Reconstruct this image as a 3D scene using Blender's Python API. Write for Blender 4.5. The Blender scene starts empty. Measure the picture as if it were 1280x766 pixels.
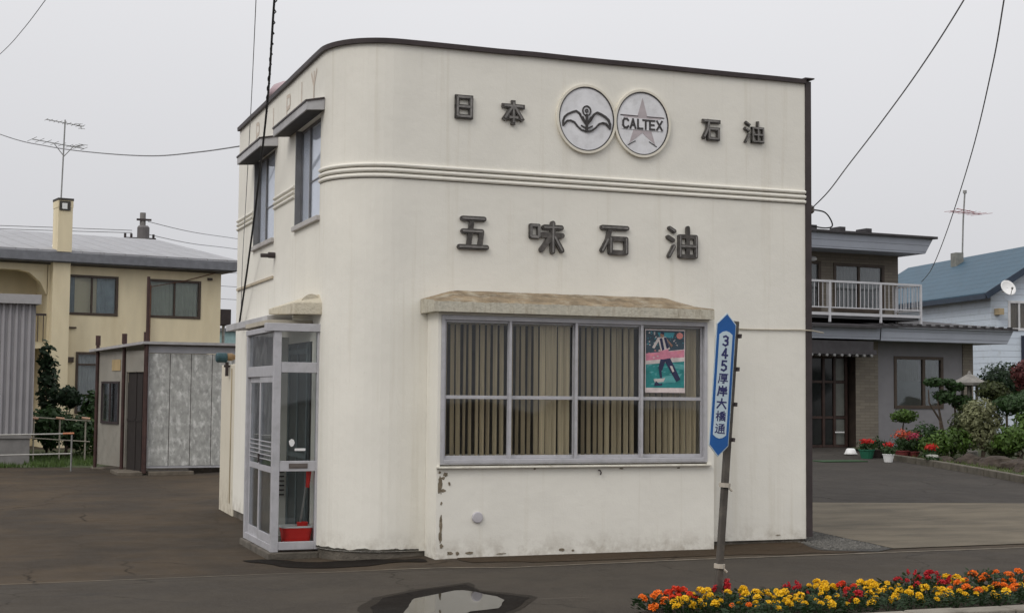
import bpy, bmesh, math, random
from mathutils import Vector, Matrix, noise
R = math.radians
rng = random.Random(7)
S = bpy.context.scene
COL = S.collection

# ------------------------------------------------------------------ camera, sky, sun, exposure
PITCH, ROLL, YAW = R(3.4685), R(0.5174), R(20.7465)
fw = Vector((math.sin(YAW)*math.cos(PITCH), math.cos(YAW)*math.cos(PITCH), math.sin(PITCH)))
rt0 = Vector((math.cos(YAW), -math.sin(YAW), 0)); up0 = rt0.cross(fw)
rt = rt0*math.cos(ROLL) + up0*math.sin(ROLL); up = -rt0*math.sin(ROLL) + up0*math.cos(ROLL)
cd = bpy.data.cameras.new('camera'); cam = bpy.data.objects.new('camera', cd); COL.objects.link(cam)
mw = Matrix((rt, up, -fw)).transposed().to_4x4(); mw.translation = (0, 0, 1.6)
cam.matrix_world = mw
cd.sensor_width = 36; cd.lens = 1791.87/1280*36; cd.clip_start = .1; cd.clip_end = 2000
S.camera = cam

W = bpy.data.worlds.new('World'); S.world = W; W.use_nodes = True
nt = W.node_tree; nt.nodes.clear()
SUN_EL, SUN_AZ = R(42), R(238)          # azimuth clockwise from +Y: behind the camera, a little to the left
out = nt.nodes.new('ShaderNodeOutputWorld'); bg = nt.nodes.new('ShaderNodeBackground')
sky = nt.nodes.new('ShaderNodeTexSky'); sky.sky_type = 'NISHITA'; sky.sun_disc = False
sky.sun_elevation = SUN_EL; sky.sun_rotation = SUN_AZ
hs = nt.nodes.new('ShaderNodeHueSaturation'); hs.inputs['Saturation'].default_value = .25
tc = nt.nodes.new('ShaderNodeTexCoord'); sx = nt.nodes.new('ShaderNodeSeparateXYZ')
nt.links.new(tc.outputs['Generated'], sx.inputs[0])
cr = nt.nodes.new('ShaderNodeValToRGB')               # the cloud deck: paler at the horizon, brightest overhead
cr.color_ramp.elements[0].position = 0.0; cr.color_ramp.elements[0].color = (.272, .272, .284, 1)
cr.color_ramp.elements[1].position = 1.0; cr.color_ramp.elements[1].color = (.70, .70, .71, 1)
nt.links.new(sx.outputs['Z'], cr.inputs[0])
nz = nt.nodes.new('ShaderNodeTexNoise'); nz.inputs['Scale'].default_value = 2.2; nz.inputs['Detail'].default_value = 4
nt.links.new(tc.outputs['Generated'], nz.inputs['Vector'])
mr = nt.nodes.new('ShaderNodeMapRange'); mr.inputs['To Min'].default_value = 17.6; mr.inputs['To Max'].default_value = 19.4
nt.links.new(nz.outputs['Fac'], mr.inputs[0])
vm = nt.nodes.new('ShaderNodeVectorMath'); vm.operation = 'SCALE'
nt.links.new(cr.outputs[0], vm.inputs[0]); nt.links.new(mr.outputs[0], vm.inputs['Scale'])
mx = nt.nodes.new('ShaderNodeMix'); mx.data_type = 'RGBA'; mx.inputs['Factor'].default_value = .93
nt.links.new(sky.outputs[0], hs.inputs['Color']); nt.links.new(hs.outputs[0], mx.inputs['A']); nt.links.new(vm.outputs[0], mx.inputs['B'])
nt.links.new(mx.outputs['Result'], bg.inputs['Color']); bg.inputs['Strength'].default_value = .1
nt.links.new(bg.outputs[0], out.inputs['Surface'])

sl = bpy.data.lights.new('sun', 'SUN'); sl.energy = .85; sl.angle = R(25); sl.color = (1, .95, .88)
so = bpy.data.objects.new('sun', sl); COL.objects.link(so)
sd = Vector((math.sin(SUN_AZ)*math.cos(SUN_EL), math.cos(SUN_AZ)*math.cos(SUN_EL), math.sin(SUN_EL)))
so.rotation_euler = sd.to_track_quat('Z', 'Y').to_euler()

S.view_settings.view_transform = 'Standard'; S.view_settings.look = 'None'
S.view_settings.exposure = .18; S.view_settings.gamma = 1; S.view_settings.use_curve_mapping = False

# ------------------------------------------------------------------ camera-free measuring helpers
def ray(px, py):
    return rt*((px-640)/1791.87) - up*((py-383)/1791.87) + fw
def at(px, py, d):                       # a point d metres deep
    return Vector((0, 0, 1.6)) + ray(px, py)*d
def ss(a, b, x):
    t = min(1, max(0, (x-a)/(b-a))); return t*t*(3-2*t)
def ground(x, y):
    return (-.07*(1-ss(3.0, 4.6, x))*(1-ss(18, 24, y))*ss(12.2, 13.4, y)
            + .022*max(0, min(y, 60)-15.5)*ss(3.5, 8.7, x))

# ------------------------------------------------------------------ object helpers
def tag(o, label=None, cat=None, group=None, kind=None):
    if label: o['label'] = label
    if cat: o['category'] = cat
    if group: o['group'] = group
    if kind: o['kind'] = kind
    return o
def empty(name, loc, rz=0):
    o = bpy.data.objects.new(name, None); COL.objects.link(o); o.location = loc; o.rotation_euler = (0, 0, rz)
    o.empty_display_size = .2
    return o
def link(name, me, parent=None):
    o = bpy.data.objects.new(name, me); COL.objects.link(o)
    if parent: o.parent = parent
    return o
def root_inv(parent):
    m = Matrix.Identity(4)
    while parent:
        m = (Matrix.LocRotScale(parent.location, parent.rotation_euler, parent.scale)) @ m
        parent = parent.parent
    return m.inverted()
def dup_tree(o, parent=None):
    c = o.copy(); COL.objects.link(c)
    if parent: c.parent = parent
    for ch in list(o.children): dup_tree(ch, c)
    return c

class MB:
    def __init__(s): s.v = []; s.f = []; s.m = []; s.cur = 0
    def add(s, vs, fs):
        n = len(s.v); s.v += [tuple(v) for v in vs]
        for f in fs: s.f.append(tuple(n+i for i in f)); s.m.append(s.cur)
        return s
    def mat(s, i): s.cur = i; return s
    def box(s, x0, x1, y0, y1, z0, z1, M=None):
        vs = [Vector((x, y, z)) for z in (z0, z1) for y in (y0, y1) for x in (x0, x1)]
        if M: vs = [M @ v for v in vs]
        return s.add(vs, [(0, 2, 3, 1), (4, 5, 7, 6), (0, 1, 5, 4), (2, 6, 7, 3), (0, 4, 6, 2), (1, 3, 7, 5)])
    def bar(s, a, b, w, h, upv=(0, 0, 1)):          # a box beam from a to b
        a = Vector(a); b = Vector(b); d = (b-a).normalized(); u = Vector(upv)
        if abs(d.dot(u)) > .98: u = Vector((0, 1, 0))
        r = d.cross(u).normalized(); u = r.cross(d)
        vs = [p + r*(w/2*i) + u*(h/2*j) for p in (a, b) for j in (-1, 1) for i in (-1, 1)]
        return s.add(vs, [(0, 1, 3, 2), (4, 6, 7, 5), (0, 4, 5, 1), (2, 3, 7, 6), (0, 2, 6, 4), (1, 5, 7, 3)])
    def tube(s, pts, r, n=8, cap=True):
        pts = [Vector(p) for p in pts]; rs = r if isinstance(r, (list, tuple)) else [r]*len(pts)
        rings = []; prev = None
        for i, p in enumerate(pts):
            d = (pts[min(i+1, len(pts)-1)] - pts[max(i-1, 0)]).normalized()
            if prev is None:
                u = Vector((0, 0, 1)) if abs(d.z) < .9 else Vector((1, 0, 0))
            else: u = prev
            a = (u - d*u.dot(d)).normalized(); prev = a; b = d.cross(a)
            rings.append([p + (a*math.cos(2*math.pi*k/n) + b*math.sin(2*math.pi*k/n))*rs[i] for k in range(n)])
        vs = [v for g in rings for v in g]; fs = []
        for i in range(len(pts)-1):
            for k in range(n):
                fs.append((i*n+k, i*n+(k+1) % n, (i+1)*n+(k+1) % n, (i+1)*n+k))
        if cap: fs += [tuple(range(n-1, -1, -1)), tuple((len(pts)-1)*n+k for k in range(n))]
        return s.add(vs, fs)
    def prism(s, poly, o, u, w, depth):             # polygon in plane (o,u,w), thickened along -n..(n = u x w) by depth
        o = Vector(o); u = Vector(u); w = Vector(w); n = u.cross(w)
        a = [o + u*x + w*y for x, y in poly]; b = [p + n*depth for p in a]; k = len(poly)
        fs = [tuple(range(k-1, -1, -1)), tuple(range(k, 2*k))] + [(i, (i+1) % k, k+(i+1) % k, k+i) for i in range(k)]
        return s.add(a+b, fs)
    def lathe(s, prof, c, n=24, axis='z'):
        c = Vector(c); vs = []; fs = []
        for r, h in prof:
            for k in range(n):
                a = 2*math.pi*k/n
                q = {'z': (r*math.cos(a), r*math.sin(a), h), 'y': (r*math.cos(a), h, r*math.sin(a)), 'x': (h, r*math.cos(a), r*math.sin(a))}[axis]
                vs.append(c+Vector(q))
        for i in range(len(prof)-1):
            for k in range(n): fs.append((i*n+k, i*n+(k+1) % n, (i+1)*n+(k+1) % n, (i+1)*n+k))
        fs += [tuple(range(n)), tuple((len(prof)-1)*n+k for k in range(n))]
        return s.add(vs, fs)
    def build(s, name, mats, parent=None, world=True, smooth=False, bevel=0, merge=False, recalc=True):
        vs = s.v
        if parent and world:
            inv = root_inv(parent); vs = [inv @ Vector(v) for v in vs]
        me = bpy.data.meshes.new(name); me.from_pydata([tuple(v) for v in vs], [], s.f); 
        if not isinstance(mats, (list, tuple)): mats = [mats]
        for m in mats: me.materials.append(m)
        me.polygons.foreach_set('material_index', s.m)
        if recalc or merge:
            bm = bmesh.new(); bm.from_mesh(me)
            if merge: bmesh.ops.remove_doubles(bm, verts=bm.verts, dist=1e-4)
            bmesh.ops.recalc_face_normals(bm, faces=bm.faces); bm.to_mesh(me); bm.free()
        if smooth: me.polygons.foreach_set('use_smooth', [True]*len(me.polygons))
        me.update()
        o = link(name, me, parent)
        if bevel:
            b = o.modifiers.new('bevel', 'BEVEL'); b.width = bevel; b.segments = 2; b.limit_method = 'ANGLE'; b.angle_limit = R(40)
        return o

# ------------------------------------------------------------------ materials
MATS = {}
def nodes(name):
    m = bpy.data.materials.new(name); m.use_nodes = True; n = m.node_tree; n.nodes.clear()
    o = n.nodes.new('ShaderNodeOutputMaterial'); return m, n, o
def N(n, t, **kw):
    x = n.nodes.new(t)
    for k, v in kw.items():
        if k in x.inputs: x.inputs[k].default_value = v
        else: setattr(x, k, v)
    return x
def noise_n(n, vec, scale, detail=4, rough=.55):
    x = N(n, 'ShaderNodeTexNoise', Scale=scale, Detail=detail, Roughness=rough); n.links.new(vec, x.inputs['Vector']); return x
def ramp(n, src, p0, p1, c0=(0, 0, 0, 1), c1=(1, 1, 1, 1)):
    r = n.nodes.new('ShaderNodeValToRGB'); e = r.color_ramp.elements
    e[0].position = p0; e[1].position = p1; e[0].color = c0; e[1].color = c1; n.links.new(src, r.inputs[0]); return r
def mixc(n, fac, a, b):
    m = n.nodes.new('ShaderNodeMix'); m.data_type = 'RGBA'
    if isinstance(fac, float): m.inputs['Factor'].default_value = fac
    else: n.links.new(fac, m.inputs['Factor'])
    for k, c in (('A', a), ('B', b)):
        if isinstance(c, (tuple, list)): m.inputs[k].default_value = (*c[:3], 1)
        else: n.links.new(c, m.inputs[k])
    return m.outputs['Result']
def mat(name, col, rough=.7, var=.12, scale=6, bump=0, bscale=60, metal=0, dirt=None, dscale=2, damt=.5, spec=.4, stretch=None, leaf=0):
    if name in MATS: return MATS[name]
    m, n, o = nodes(name)
    p = N(n, 'ShaderNodeBsdfPrincipled'); p.inputs['Roughness'].default_value = rough; p.inputs['Metallic'].default_value = metal
    p.inputs['Specular IOR Level'].default_value = spec
    t = n.nodes.new('ShaderNodeTexCoord'); vec = t.outputs['Object']
    if stretch:
        mp = n.nodes.new('ShaderNodeMapping'); mp.inputs['Scale'].default_value = stretch; n.links.new(vec, mp.inputs[0]); vec2 = mp.outputs[0]
    else: vec2 = vec
    a = noise_n(n, vec2, scale); r = ramp(n, a.outputs['Fac'], .3, .7)
    lo = tuple(c*(1-var) for c in col); hi = tuple(min(1, c*(1+var)) for c in col)
    c = mixc(n, r.outputs[0], lo, hi)
    if dirt:
        d = noise_n(n, vec2, dscale, 6, .65); dr = ramp(n, d.outputs['Fac'], .5, .72); 
        mm = N(n, 'ShaderNodeMath', operation='MULTIPLY'); n.links.new(dr.outputs[0], mm.inputs[0]); mm.inputs[1].default_value = damt
        c = mixc(n, mm.outputs[0], c, dirt)
    if leaf:
        oi = n.nodes.new('ShaderNodeNewGeometry')
        rr = ramp(n, oi.outputs['Random Per Island'], 0, 1)
        c2 = mixc(n, rr.outputs[0], tuple(x*.55 for x in col), tuple(min(1, x*1.5) for x in col)); c = mixc(n, .6, c, c2)
    n.links.new(c, p.inputs['Base Color'])
    if bump:
        b = noise_n(n, vec, bscale, 5); bb = N(n, 'ShaderNodeBump', Strength=bump, Distance=.02); n.links.new(b.outputs['Fac'], bb.inputs['Height']); n.links.new(bb.outputs[0], p.inputs['Normal'])
    if leaf:
        tr = n.nodes.new('ShaderNodeBsdfTranslucent'); n.links.new(c, tr.inputs['Color'])
        ms = N(n, 'ShaderNodeMixShader'); ms.inputs[0].default_value = .3
        n.links.new(p.outputs[0], ms.inputs[1]); n.links.new(tr.outputs[0], ms.inputs[2]); n.links.new(ms.outputs[0], o.inputs[0])
    else: n.links.new(p.outputs[0], o.inputs[0])
    MATS[name] = m; return m

def stucco(name, col, zdirt=.25):
    """painted render: trowel bump, faint blotches, thin vertical rain streaks, splash dirt near the ground"""
    m, n, o = nodes(name); p = N(n, 'ShaderNodeBsdfPrincipled'); p.inputs['Roughness'].default_value = .82; p.inputs['Specular IOR Level'].default_value = .25
    t = n.nodes.new('ShaderNodeTexCoord'); vec = t.outputs['Object']
    a = noise_n(n, vec, 1.6, 5); c = mixc(n, ramp(n, a.outputs['Fac'], .3, .7).outputs[0], tuple(x*.95 for x in col), tuple(min(1, x*1.03) for x in col))
    mp = n.nodes.new('ShaderNodeMapping'); mp.inputs['Scale'].default_value = (9, 9, .35); n.links.new(vec, mp.inputs[0])
    st = noise_n(n, mp.outputs[0], 1.2, 6, .6); sr = ramp(n, st.outputs['Fac'], .56, .8)
    mm = N(n, 'ShaderNodeMath', operation='MULTIPLY'); n.links.new(sr.outputs[0], mm.inputs[0]); mm.inputs[1].default_value = .42
    c = mixc(n, mm.outputs[0], c, tuple(x*y for x, y in zip(col, (.72, .68, .6))))
    fi = noise_n(n, vec, 28, 4, .7); fr = ramp(n, fi.outputs['Fac'], .66, .74)
    m3 = N(n, 'ShaderNodeMath', operation='MULTIPLY'); n.links.new(fr.outputs[0], m3.inputs[0]); m3.inputs[1].default_value = .22
    c = mixc(n, m3.outputs[0], c, tuple(x*y for x, y in zip(col, (.6, .56, .5))))
    sz = n.nodes.new('ShaderNodeSeparateXYZ'); n.links.new(vec, sz.inputs[0])
    mr = N(n, 'ShaderNodeMapRange'); n.links.new(sz.outputs['Z'], mr.inputs[0]); mr.inputs['From Min'].default_value = 0; mr.inputs['From Max'].default_value = zdirt; mr.inputs['To Min'].default_value = .62; mr.inputs['To Max'].default_value = 0
    dn = noise_n(n, vec, 7, 6, .7); dr = ramp(n, dn.outputs['Fac'], .42, .68)
    m2 = N(n, 'ShaderNodeMath', operation='MULTIPLY'); n.links.new(mr.outputs[0], m2.inputs[0]); n.links.new(dr.outputs[0], m2.inputs[1])
    c = mixc(n, m2.outputs[0], c, (.25, .2, .14))
    n.links.new(c, p.inputs['Base Color'])
    b1 = noise_n(n, vec, 9, 3); b2 = noise_n(n, vec, 110, 4)
    q1 = N(n, 'ShaderNodeBump', Strength=.13, Distance=.03); n.links.new(b1.outputs['Fac'], q1.inputs['Height'])
    q2 = N(n, 'ShaderNodeBump', Strength=.25, Distance=.006); n.links.new(b2.outputs['Fac'], q2.inputs['Height']); n.links.new(q1.outputs[0], q2.inputs['Normal'])
    n.links.new(q2.outputs[0], p.inputs['Normal']); n.links.new(p.outputs[0], o.inputs[0]); return m

def asphalt(name, dark, light, patch, pscale=.5):
    m, n, o = nodes(name); p = N(n, 'ShaderNodeBsdfPrincipled'); p.inputs['Specular IOR Level'].default_value = .06
    t = n.nodes.new('ShaderNodeTexCoord'); vec = t.outputs['Object']
    a = noise_n(n, vec, 140, 3, .7); c = mixc(n, ramp(n, a.outputs['Fac'], .35, .68).outputs[0], dark, light)
    b = noise_n(n, vec, pscale, 7, .62); br = ramp(n, b.outputs['Fac'], .42, .66)
    m1 = N(n, 'ShaderNodeMath', operation='MULTIPLY'); n.links.new(br.outputs[0], m1.inputs[0]); m1.inputs[1].default_value = .75
    c = mixc(n, m1.outputs[0], c, patch)
    b2 = noise_n(n, vec, 2.7, 6, .7); b2r = ramp(n, b2.outputs['Fac'], .55, .75); m2 = N(n, 'ShaderNodeMath', operation='MULTIPLY'); n.links.new(b2r.outputs[0], m2.inputs[0]); m2.inputs[1].default_value = .5
    c = mixc(n, m2.outputs[0], c, tuple(x*.4 for x in dark))
    # a few pale scrapes, long in x
    mp = n.nodes.new('ShaderNodeMapping'); mp.inputs['Scale'].default_value = (.7, 5, 1); mp.inputs['Rotation'].default_value = (0, 0, .35); n.links.new(vec, mp.inputs[0])
    b3 = noise_n(n, mp.outputs[0], 1.3, 6, .6); b3r = ramp(n, b3.outputs['Fac'], .64, .74); m3 = N(n, 'ShaderNodeMath', operation='MULTIPLY'); n.links.new(b3r.outputs[0], m3.inputs[0]); m3.inputs[1].default_value = .3
    c = mixc(n, m3.outputs[0], c, tuple(x*1.9 for x in light))
    # hairline cracks
    v = N(n, 'ShaderNodeTexVoronoi', feature='DISTANCE_TO_EDGE', Scale=.55)
    wv = noise_n(n, vec, 3, 5); ad = N(n, 'ShaderNodeVectorMath', operation='MULTIPLY_ADD'); n.links.new(wv.outputs['Color'], ad.inputs[0]); ad.inputs[1].default_value = (.35, .35, 0); n.links.new(vec, ad.inputs[2]); n.links.new(ad.outputs[0], v.inputs['Vector'])
    vr = ramp(n, v.outputs['Distance'], .003, .008, (1, 1, 1, 1), (0, 0, 0, 1)); m4 = N(n, 'ShaderNodeMath', operation='MULTIPLY'); n.links.new(vr.outputs[0], m4.inputs[0]); n.links.new(br.outputs[0], m4.inputs[1])
    c = mixc(n, m4.outputs[0], c, tuple(x*.4 for x in dark))
    n.links.new(c, p.inputs['Base Color'])
    rr = ramp(n, b2.outputs['Fac'], .4, .75, (.9, .9, .9, 1), (.6, .6, .6, 1)); n.links.new(rr.outputs[0], p.inputs['Roughness'])
    q = N(n, 'ShaderNodeBump', Strength=.5, Distance=.008); n.links.new(a.outputs['Fac'], q.inputs['Height']); n.links.new(q.outputs[0], p.inputs['Normal'])
    n.links.new(p.outputs[0], o.inputs[0]); return m

def glass(name, tint=(.8, .84, .82), refl=1.0):
    m, n, o = nodes(name)
    tr = n.nodes.new('ShaderNodeBsdfTransparent'); tr.inputs[0].default_value = (*tint, 1)
    gl = n.nodes.new('ShaderNodeBsdfGlossy'); gl.inputs['Roughness'].default_value = .02; gl.inputs['Color'].default_value = (.95, .97, 1, 1)
    t = n.nodes.new('ShaderNodeTexCoord'); w = noise_n(n, t.outputs['Object'], 1.3, 1); b = N(n, 'ShaderNodeBump', Strength=.04, Distance=.1); n.links.new(w.outputs['Fac'], b.inputs['Height']); n.links.new(b.outputs[0], gl.inputs['Normal'])
    fr = N(n, 'ShaderNodeFresnel', IOR=1.5); mu = N(n, 'ShaderNodeMath', operation='MULTIPLY'); n.links.new(fr.outputs[0], mu.inputs[0]); mu.inputs[1].default_value = refl
    mx = n.nodes.new('ShaderNodeMixShader'); n.links.new(mu.outputs[0], mx.inputs[0]); n.links.new(tr.outputs[0], mx.inputs[1]); n.links.new(gl.outputs[0], mx.inputs[2]); n.links.new(mx.outputs[0], o.inputs[0])
    return m

M_WALL = stucco('cream_render', (.79, .765, .69))
M_FOUND = mat('dark_concrete', (.12, .105, .085), .9, .35, 5, .8, 40, dirt=(.05, .045, .035), damt=.8)
M_INT = mat('dim_interior', (.25, .24, .21), .9)
M_WHITEIN = mat('interior_white_panel', (.62, .6, .53), .7)
M_CAP = mat('dark_brown_metal', (.045, .034, .034), .55, .25, 5)
M_ALU = mat('dull_aluminium', (.46, .455, .475), .45, .08, 8, metal=.15, dirt=(.34, .335, .335), dscale=14, damt=.5)
M_ALUD = mat('dark_aluminium', (.18, .18, .185), .45, .15, 8, metal=.3)
M_GREY = mat('grey_painted_sheet', (.44, .435, .44), .6, .12, 6, dirt=(.27, .26, .25), damt=.5)
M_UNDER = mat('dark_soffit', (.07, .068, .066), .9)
M_MOSS = mat('mossy_concrete', (.52, .49, .405), .95, .2, 5, .5, 30, dirt=(.16, .125, .08), dscale=5, damt=.8, stretch=(2.5, 1, .6))
M_CONC = mat('canopy_concrete', (.58, .53, .42), .9, .12, 6, .5, 40, dirt=(.22, .17, .1), dscale=6, damt=.7)
M_LETTER = mat('weathered_letter_metal', (.075, .068, .062), .55, .4, 14, .3, 50, metal=.2, dirt=(.19, .18, .165), dscale=12, damt=.7)
M_LETTERF = mat('letter_face', (.2, .19, .18), .6, .35, 18, metal=.1)
M_EMB = mat('emblem_white', (.74, .74, .755), .6, .08, 5, dirt=(.4, .39, .38), dscale=9, damt=.35)
M_EMBRIM = mat('emblem_rim', (.72, .68, .58), .7, .1, 5)
M_EMBDK = mat('emblem_dark_line', (.05, .046, .045), .6, .3, 12)
M_STAR = mat('faded_pink_star', (.45, .40, .41), .6, .12, 12)
M_GLASS = glass('window_glass', (.97, .975, .97), .65); M_GLASSD = glass('porch_glass', (.97, .985, .98), .75); M_GLASSU = glass('upper_glass', (.97, .98, .99), .4)
M_GHOST = mat('letter_ghost', (.6, .52, .44), .85, .1, 10)
M_SLAT = mat('tan_blind_fabric', (.6, .51, .345), .8, .22, 3, stretch=(14, 1, .2))
M_RED = mat('red_plastic', (.8, .03, .025), .35, .1, 4)
M_WHITE = mat('white_plastic', (.75, .75, .74), .5, .06)
M_STEEL = mat('galvanised_steel', (.3, .3, .29), .5, .2, 9, metal=.5)
M_POST = mat('sign_post_metal', (.085, .075, .065), .5, .3, 8, metal=.2, dirt=(.17, .15, .12), dscale=12, damt=.6)
M_BLUE = mat('sign_blue', (.009, .085, .29), .45, .08)
M_SIGNW = mat('sign_pale_panel', (.44, .53, .58), .45, .06)
M_NAVY = mat('sign_navy_ink', (.02, .022, .1), .5, .1)
M_CABLE = mat('black_cable', (.02, .02, .022), .7, .2)
M_CABLEG = mat('grey_cable', (.2, .2, .21), .7, .2)
M_PEEL = mat('bare_render', (.2, .165, .115), .95, .3, 30, .8, 60)

# ------------------------------------------------------------------ ground and its sheets
def frange(a, b, s): 
    k = max(1, round((b-a)/s)); return [a+(b-a)*i/k for i in range(k)]
GX = [-400, -150, -60, -25, -10, -5] + frange(-3, 2.6, .8) + frange(2.6, 5, .15) + frange(5, 9.2, .35) + frange(9.2, 40, 2.2) + [40, 60, 150, 400]
GY = [-200, -60, -15, 0] + frange(4, 12, 1) + frange(12, 13.6, .1) + frange(13.6, 15.5, .38) + frange(15.5, 24, .5) + frange(24, 60, 2) + [60, 90, 150, 400, 900]
mb = MB(); nx = len(GX)
mb.add([(x, y, ground(x, y)) for y in GY for x in GX], [(j*nx+i, j*nx+i+1, (j+1)*nx+i+1, (j+1)*nx+i) for j in range(len(GY)-1) for i in range(nx-1)])
M_YARD = asphalt('yard_asphalt', (.033, .027, .0215), (.082, .068, .054), (.094, .070, .047), .6)
M_WALK = asphalt('pavement_asphalt', (.036, .031, .026), (.086, .075, .063), (.078, .067, .054), .9)
M_DRIVE = asphalt('driveway_asphalt', (.033, .030, .0275), (.078, .071, .064), (.07, .063, .056), .8)
tag(mb.build('ground', M_YARD, recalc=False, smooth=True), kind='structure')
def sheet(name, poly, off, m, kind='structure', jitter=0):
    if jitter:
        q = []
        for i in range(len(poly)):
            a = Vector(poly[i]).to_3d(); b = Vector(poly[(i+1) % len(poly)]).to_3d(); k = max(1, int((b-a).length/.12))
            for j in range(k):
                p = a.lerp(b, j/k); d = noise.noise(Vector((p.x*2.3, p.y*2.3, off*99)))*jitter + noise.noise(Vector((p.x*9, p.y*9, 3)))*jitter*.35
                q.append((p.x+d, p.y+d*.8))
        poly = q
    bm = bmesh.new(); vs = [bm.verts.new((x, y, 0)) for x, y in poly]; bm.faces.new(vs)
    xs = [p[0] for p in poly]; ys = [p[1] for p in poly]
    for x in GX:
        if min(xs) < x < max(xs): bmesh.ops.bisect_plane(bm, geom=bm.verts[:]+bm.edges[:]+bm.faces[:], plane_co=(x, 0, 0), plane_no=(1, 0, 0))
    for y in GY:
        if min(ys) < y < max(ys): bmesh.ops.bisect_plane(bm, geom=bm.verts[:]+bm.edges[:]+bm.faces[:], plane_co=(0, y, 0), plane_no=(0, 1, 0))
    bmesh.ops.recalc_face_normals(bm, faces=bm.faces)
    for v in bm.verts: v.co.z = ground(v.co.x, v.co.y) + off
    for f in bm.faces:
        f.normal_update()
        if f.normal.z < 0: f.normal_flip()
    me = bpy.data.meshes.new(name); bm.to_mesh(me); bm.free(); me.materials.append(m)
    return tag(link(name, me), kind=kind)
EDGE = [(-60, 12.2), (-10, 12.6), (.3, 12.8), (2.75, 12.92), (4.0, 12.62), (4.7, 12.42), (6.55, 12.5), (10.6, 12.5), (16, 12.4), (60, 12.2)]
sheet('pavement', [(60, -20), (60, 12.2)] + EDGE[::-1][1:] + [(-60, -20)], .004, M_WALK)
sheet('pavement_joint', [(x, y+.02+.012*math.sin(x*5)) for x, y in EDGE[1:-1]] + [(x, y-.022) for x, y in EDGE[1:-1][::-1]], .010, mat('pale_joint', (.15, .13, .1), .9, .4, 6, dirt=(.05, .045, .036), dscale=5, damt=.9))
M_PAD = mat('beige_concrete', (.125, .104, .073), .9, .25, 1.5, .4, 90, dirt=(.055, .046, .033), dscale=1.6, damt=.8, stretch=(.6, 1.5, 1))
sheet('concrete_apron', [(9.0, 15.7), (9.42, 14.75), (9.2, 12.83), (10.9, 12.85), (16, 12.75), (24, 12.6), (24, 16.5), (14.6, 17.3), (11.6, 18.0), (9.0, 18.6)], .008, M_PAD, jitter=.03)
M_GRAV = mat('dark_gravel', (.05, .047, .042), .95, .5, 40, 1, 60)
sheet('gravel_base', [(8.6, 15.6), (9.0, 15.6), (9.41, 14.75), (9.19, 12.83), (8.85, 12.62), (8.3, 12.9), (8.5, 13.5), (8.74, 13.68)], .007, M_GRAV, jitter=.05)
sheet('verge_dirt', [(4.5, 13.36), (4.5, 12.9), (5.6, 12.72), (7.0, 12.78), (8.4, 12.66), (8.7, 12.7), (8.66, 13.7), (7.2, 13.7), (7.2, 13.36)], .005, asphalt('dirty_verge', (.032, .022, .014), (.075, .056, .038), (.062, .043, .027), 1.4), jitter=.09)
mb = MB()
for i in range(1500):
    u, v = rng.random(), rng.random(); a = Vector((9.38, 14.8)).lerp(Vector((9.16, 12.88)), u); b = Vector((8.72, 14.6)).lerp(Vector((8.42, 12.86)), u); p = a.lerp(b, v)
    r = rng.uniform(.007, .02); z = ground(p.x, p.y)+.006
    mb.add([(p.x+r*rng.uniform(.7, 1.3)*math.cos(k*1.57+u), p.y+r*math.sin(k*1.57+u), z) for k in range(4)] + [(p.x+.3*r, p.y, z+r*rng.uniform(.6, 1.1))], [(0, 1, 4), (1, 2, 4), (2, 3, 4), (3, 0, 4)])
tag(mb.build('gravel', mat('gravel_stone', (.11, .105, .095), .9, .5, 30, leaf=0)), kind='stuff')
sheet('driveway', [(8.9, 17.0), (30, 15.5), (30, 32), (8.9, 32)], .004, M_DRIVE)
# puddle on the pavement and the wet ring round it
M_WETSHADE = asphalt('wet_shade_asphalt', (.008, .0068, .0058), (.024, .02, .017), (.014, .011, .009), 2.5)
ring = [(2.84, 10.43), (3.07, 10.88), (3.5, 11.22), (3.75, 11.34), (3.94, 11.44), (4.03, 10.96), (4.12, 10.51), (3.84, 10.03), (3.45, 9.53), (3.06, 9.23), (2.7, 9.52)]
sheet('damp_shade_strip', [(2.75, 14.3), (2.95, 14.1), (3.5, 13.72), (4.2, 13.5), (4.24, 13.25), (3.6, 13.3), (3.1, 13.6), (2.75, 13.8), (2.5, 14.2)], .006, M_WETSHADE, jitter=.16)  # dark sheet at the porch foot: shade painted in along with damp
# (kept in world metres: the hollow in front of the corner)
cx_, cy_ = 3.5, 10.3
sheet('damp_fringe', [(cx_+(x-cx_)*1.13, cy_+(y-cy_)*1.1) for x, y in ring], .0065, asphalt('damp_asphalt', (.02, .017, .014), (.05, .043, .036), (.034, .028, .022), 2.5), jitter=.16)
sheet('wet_patch', ring, .009, M_WETSHADE, jitter=.12)
m, n, o = nodes('puddle_water'); pz = N(n, 'ShaderNodeBsdfPrincipled'); pz.inputs['Base Color'].default_value = (.018, .016, .013, 1); pz.inputs['Roughness'].default_value = .015; pz.inputs['IOR'].default_value = 1.33; pz.inputs['Specular IOR Level'].default_value = .5; n.links.new(pz.outputs[0], o.inputs[0])
pud = [(3.16, 10.54), (3.31, 10.76), (3.52, 10.92), (3.7, 11.06), (3.8, 11.08), (3.88, 10.81), (3.94, 10.47), (3.76, 10.1), (3.47, 9.98), (3.19, 9.62), (2.9, 9.82)]
sheet('puddle', pud, .013, m, jitter=.1)

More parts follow.
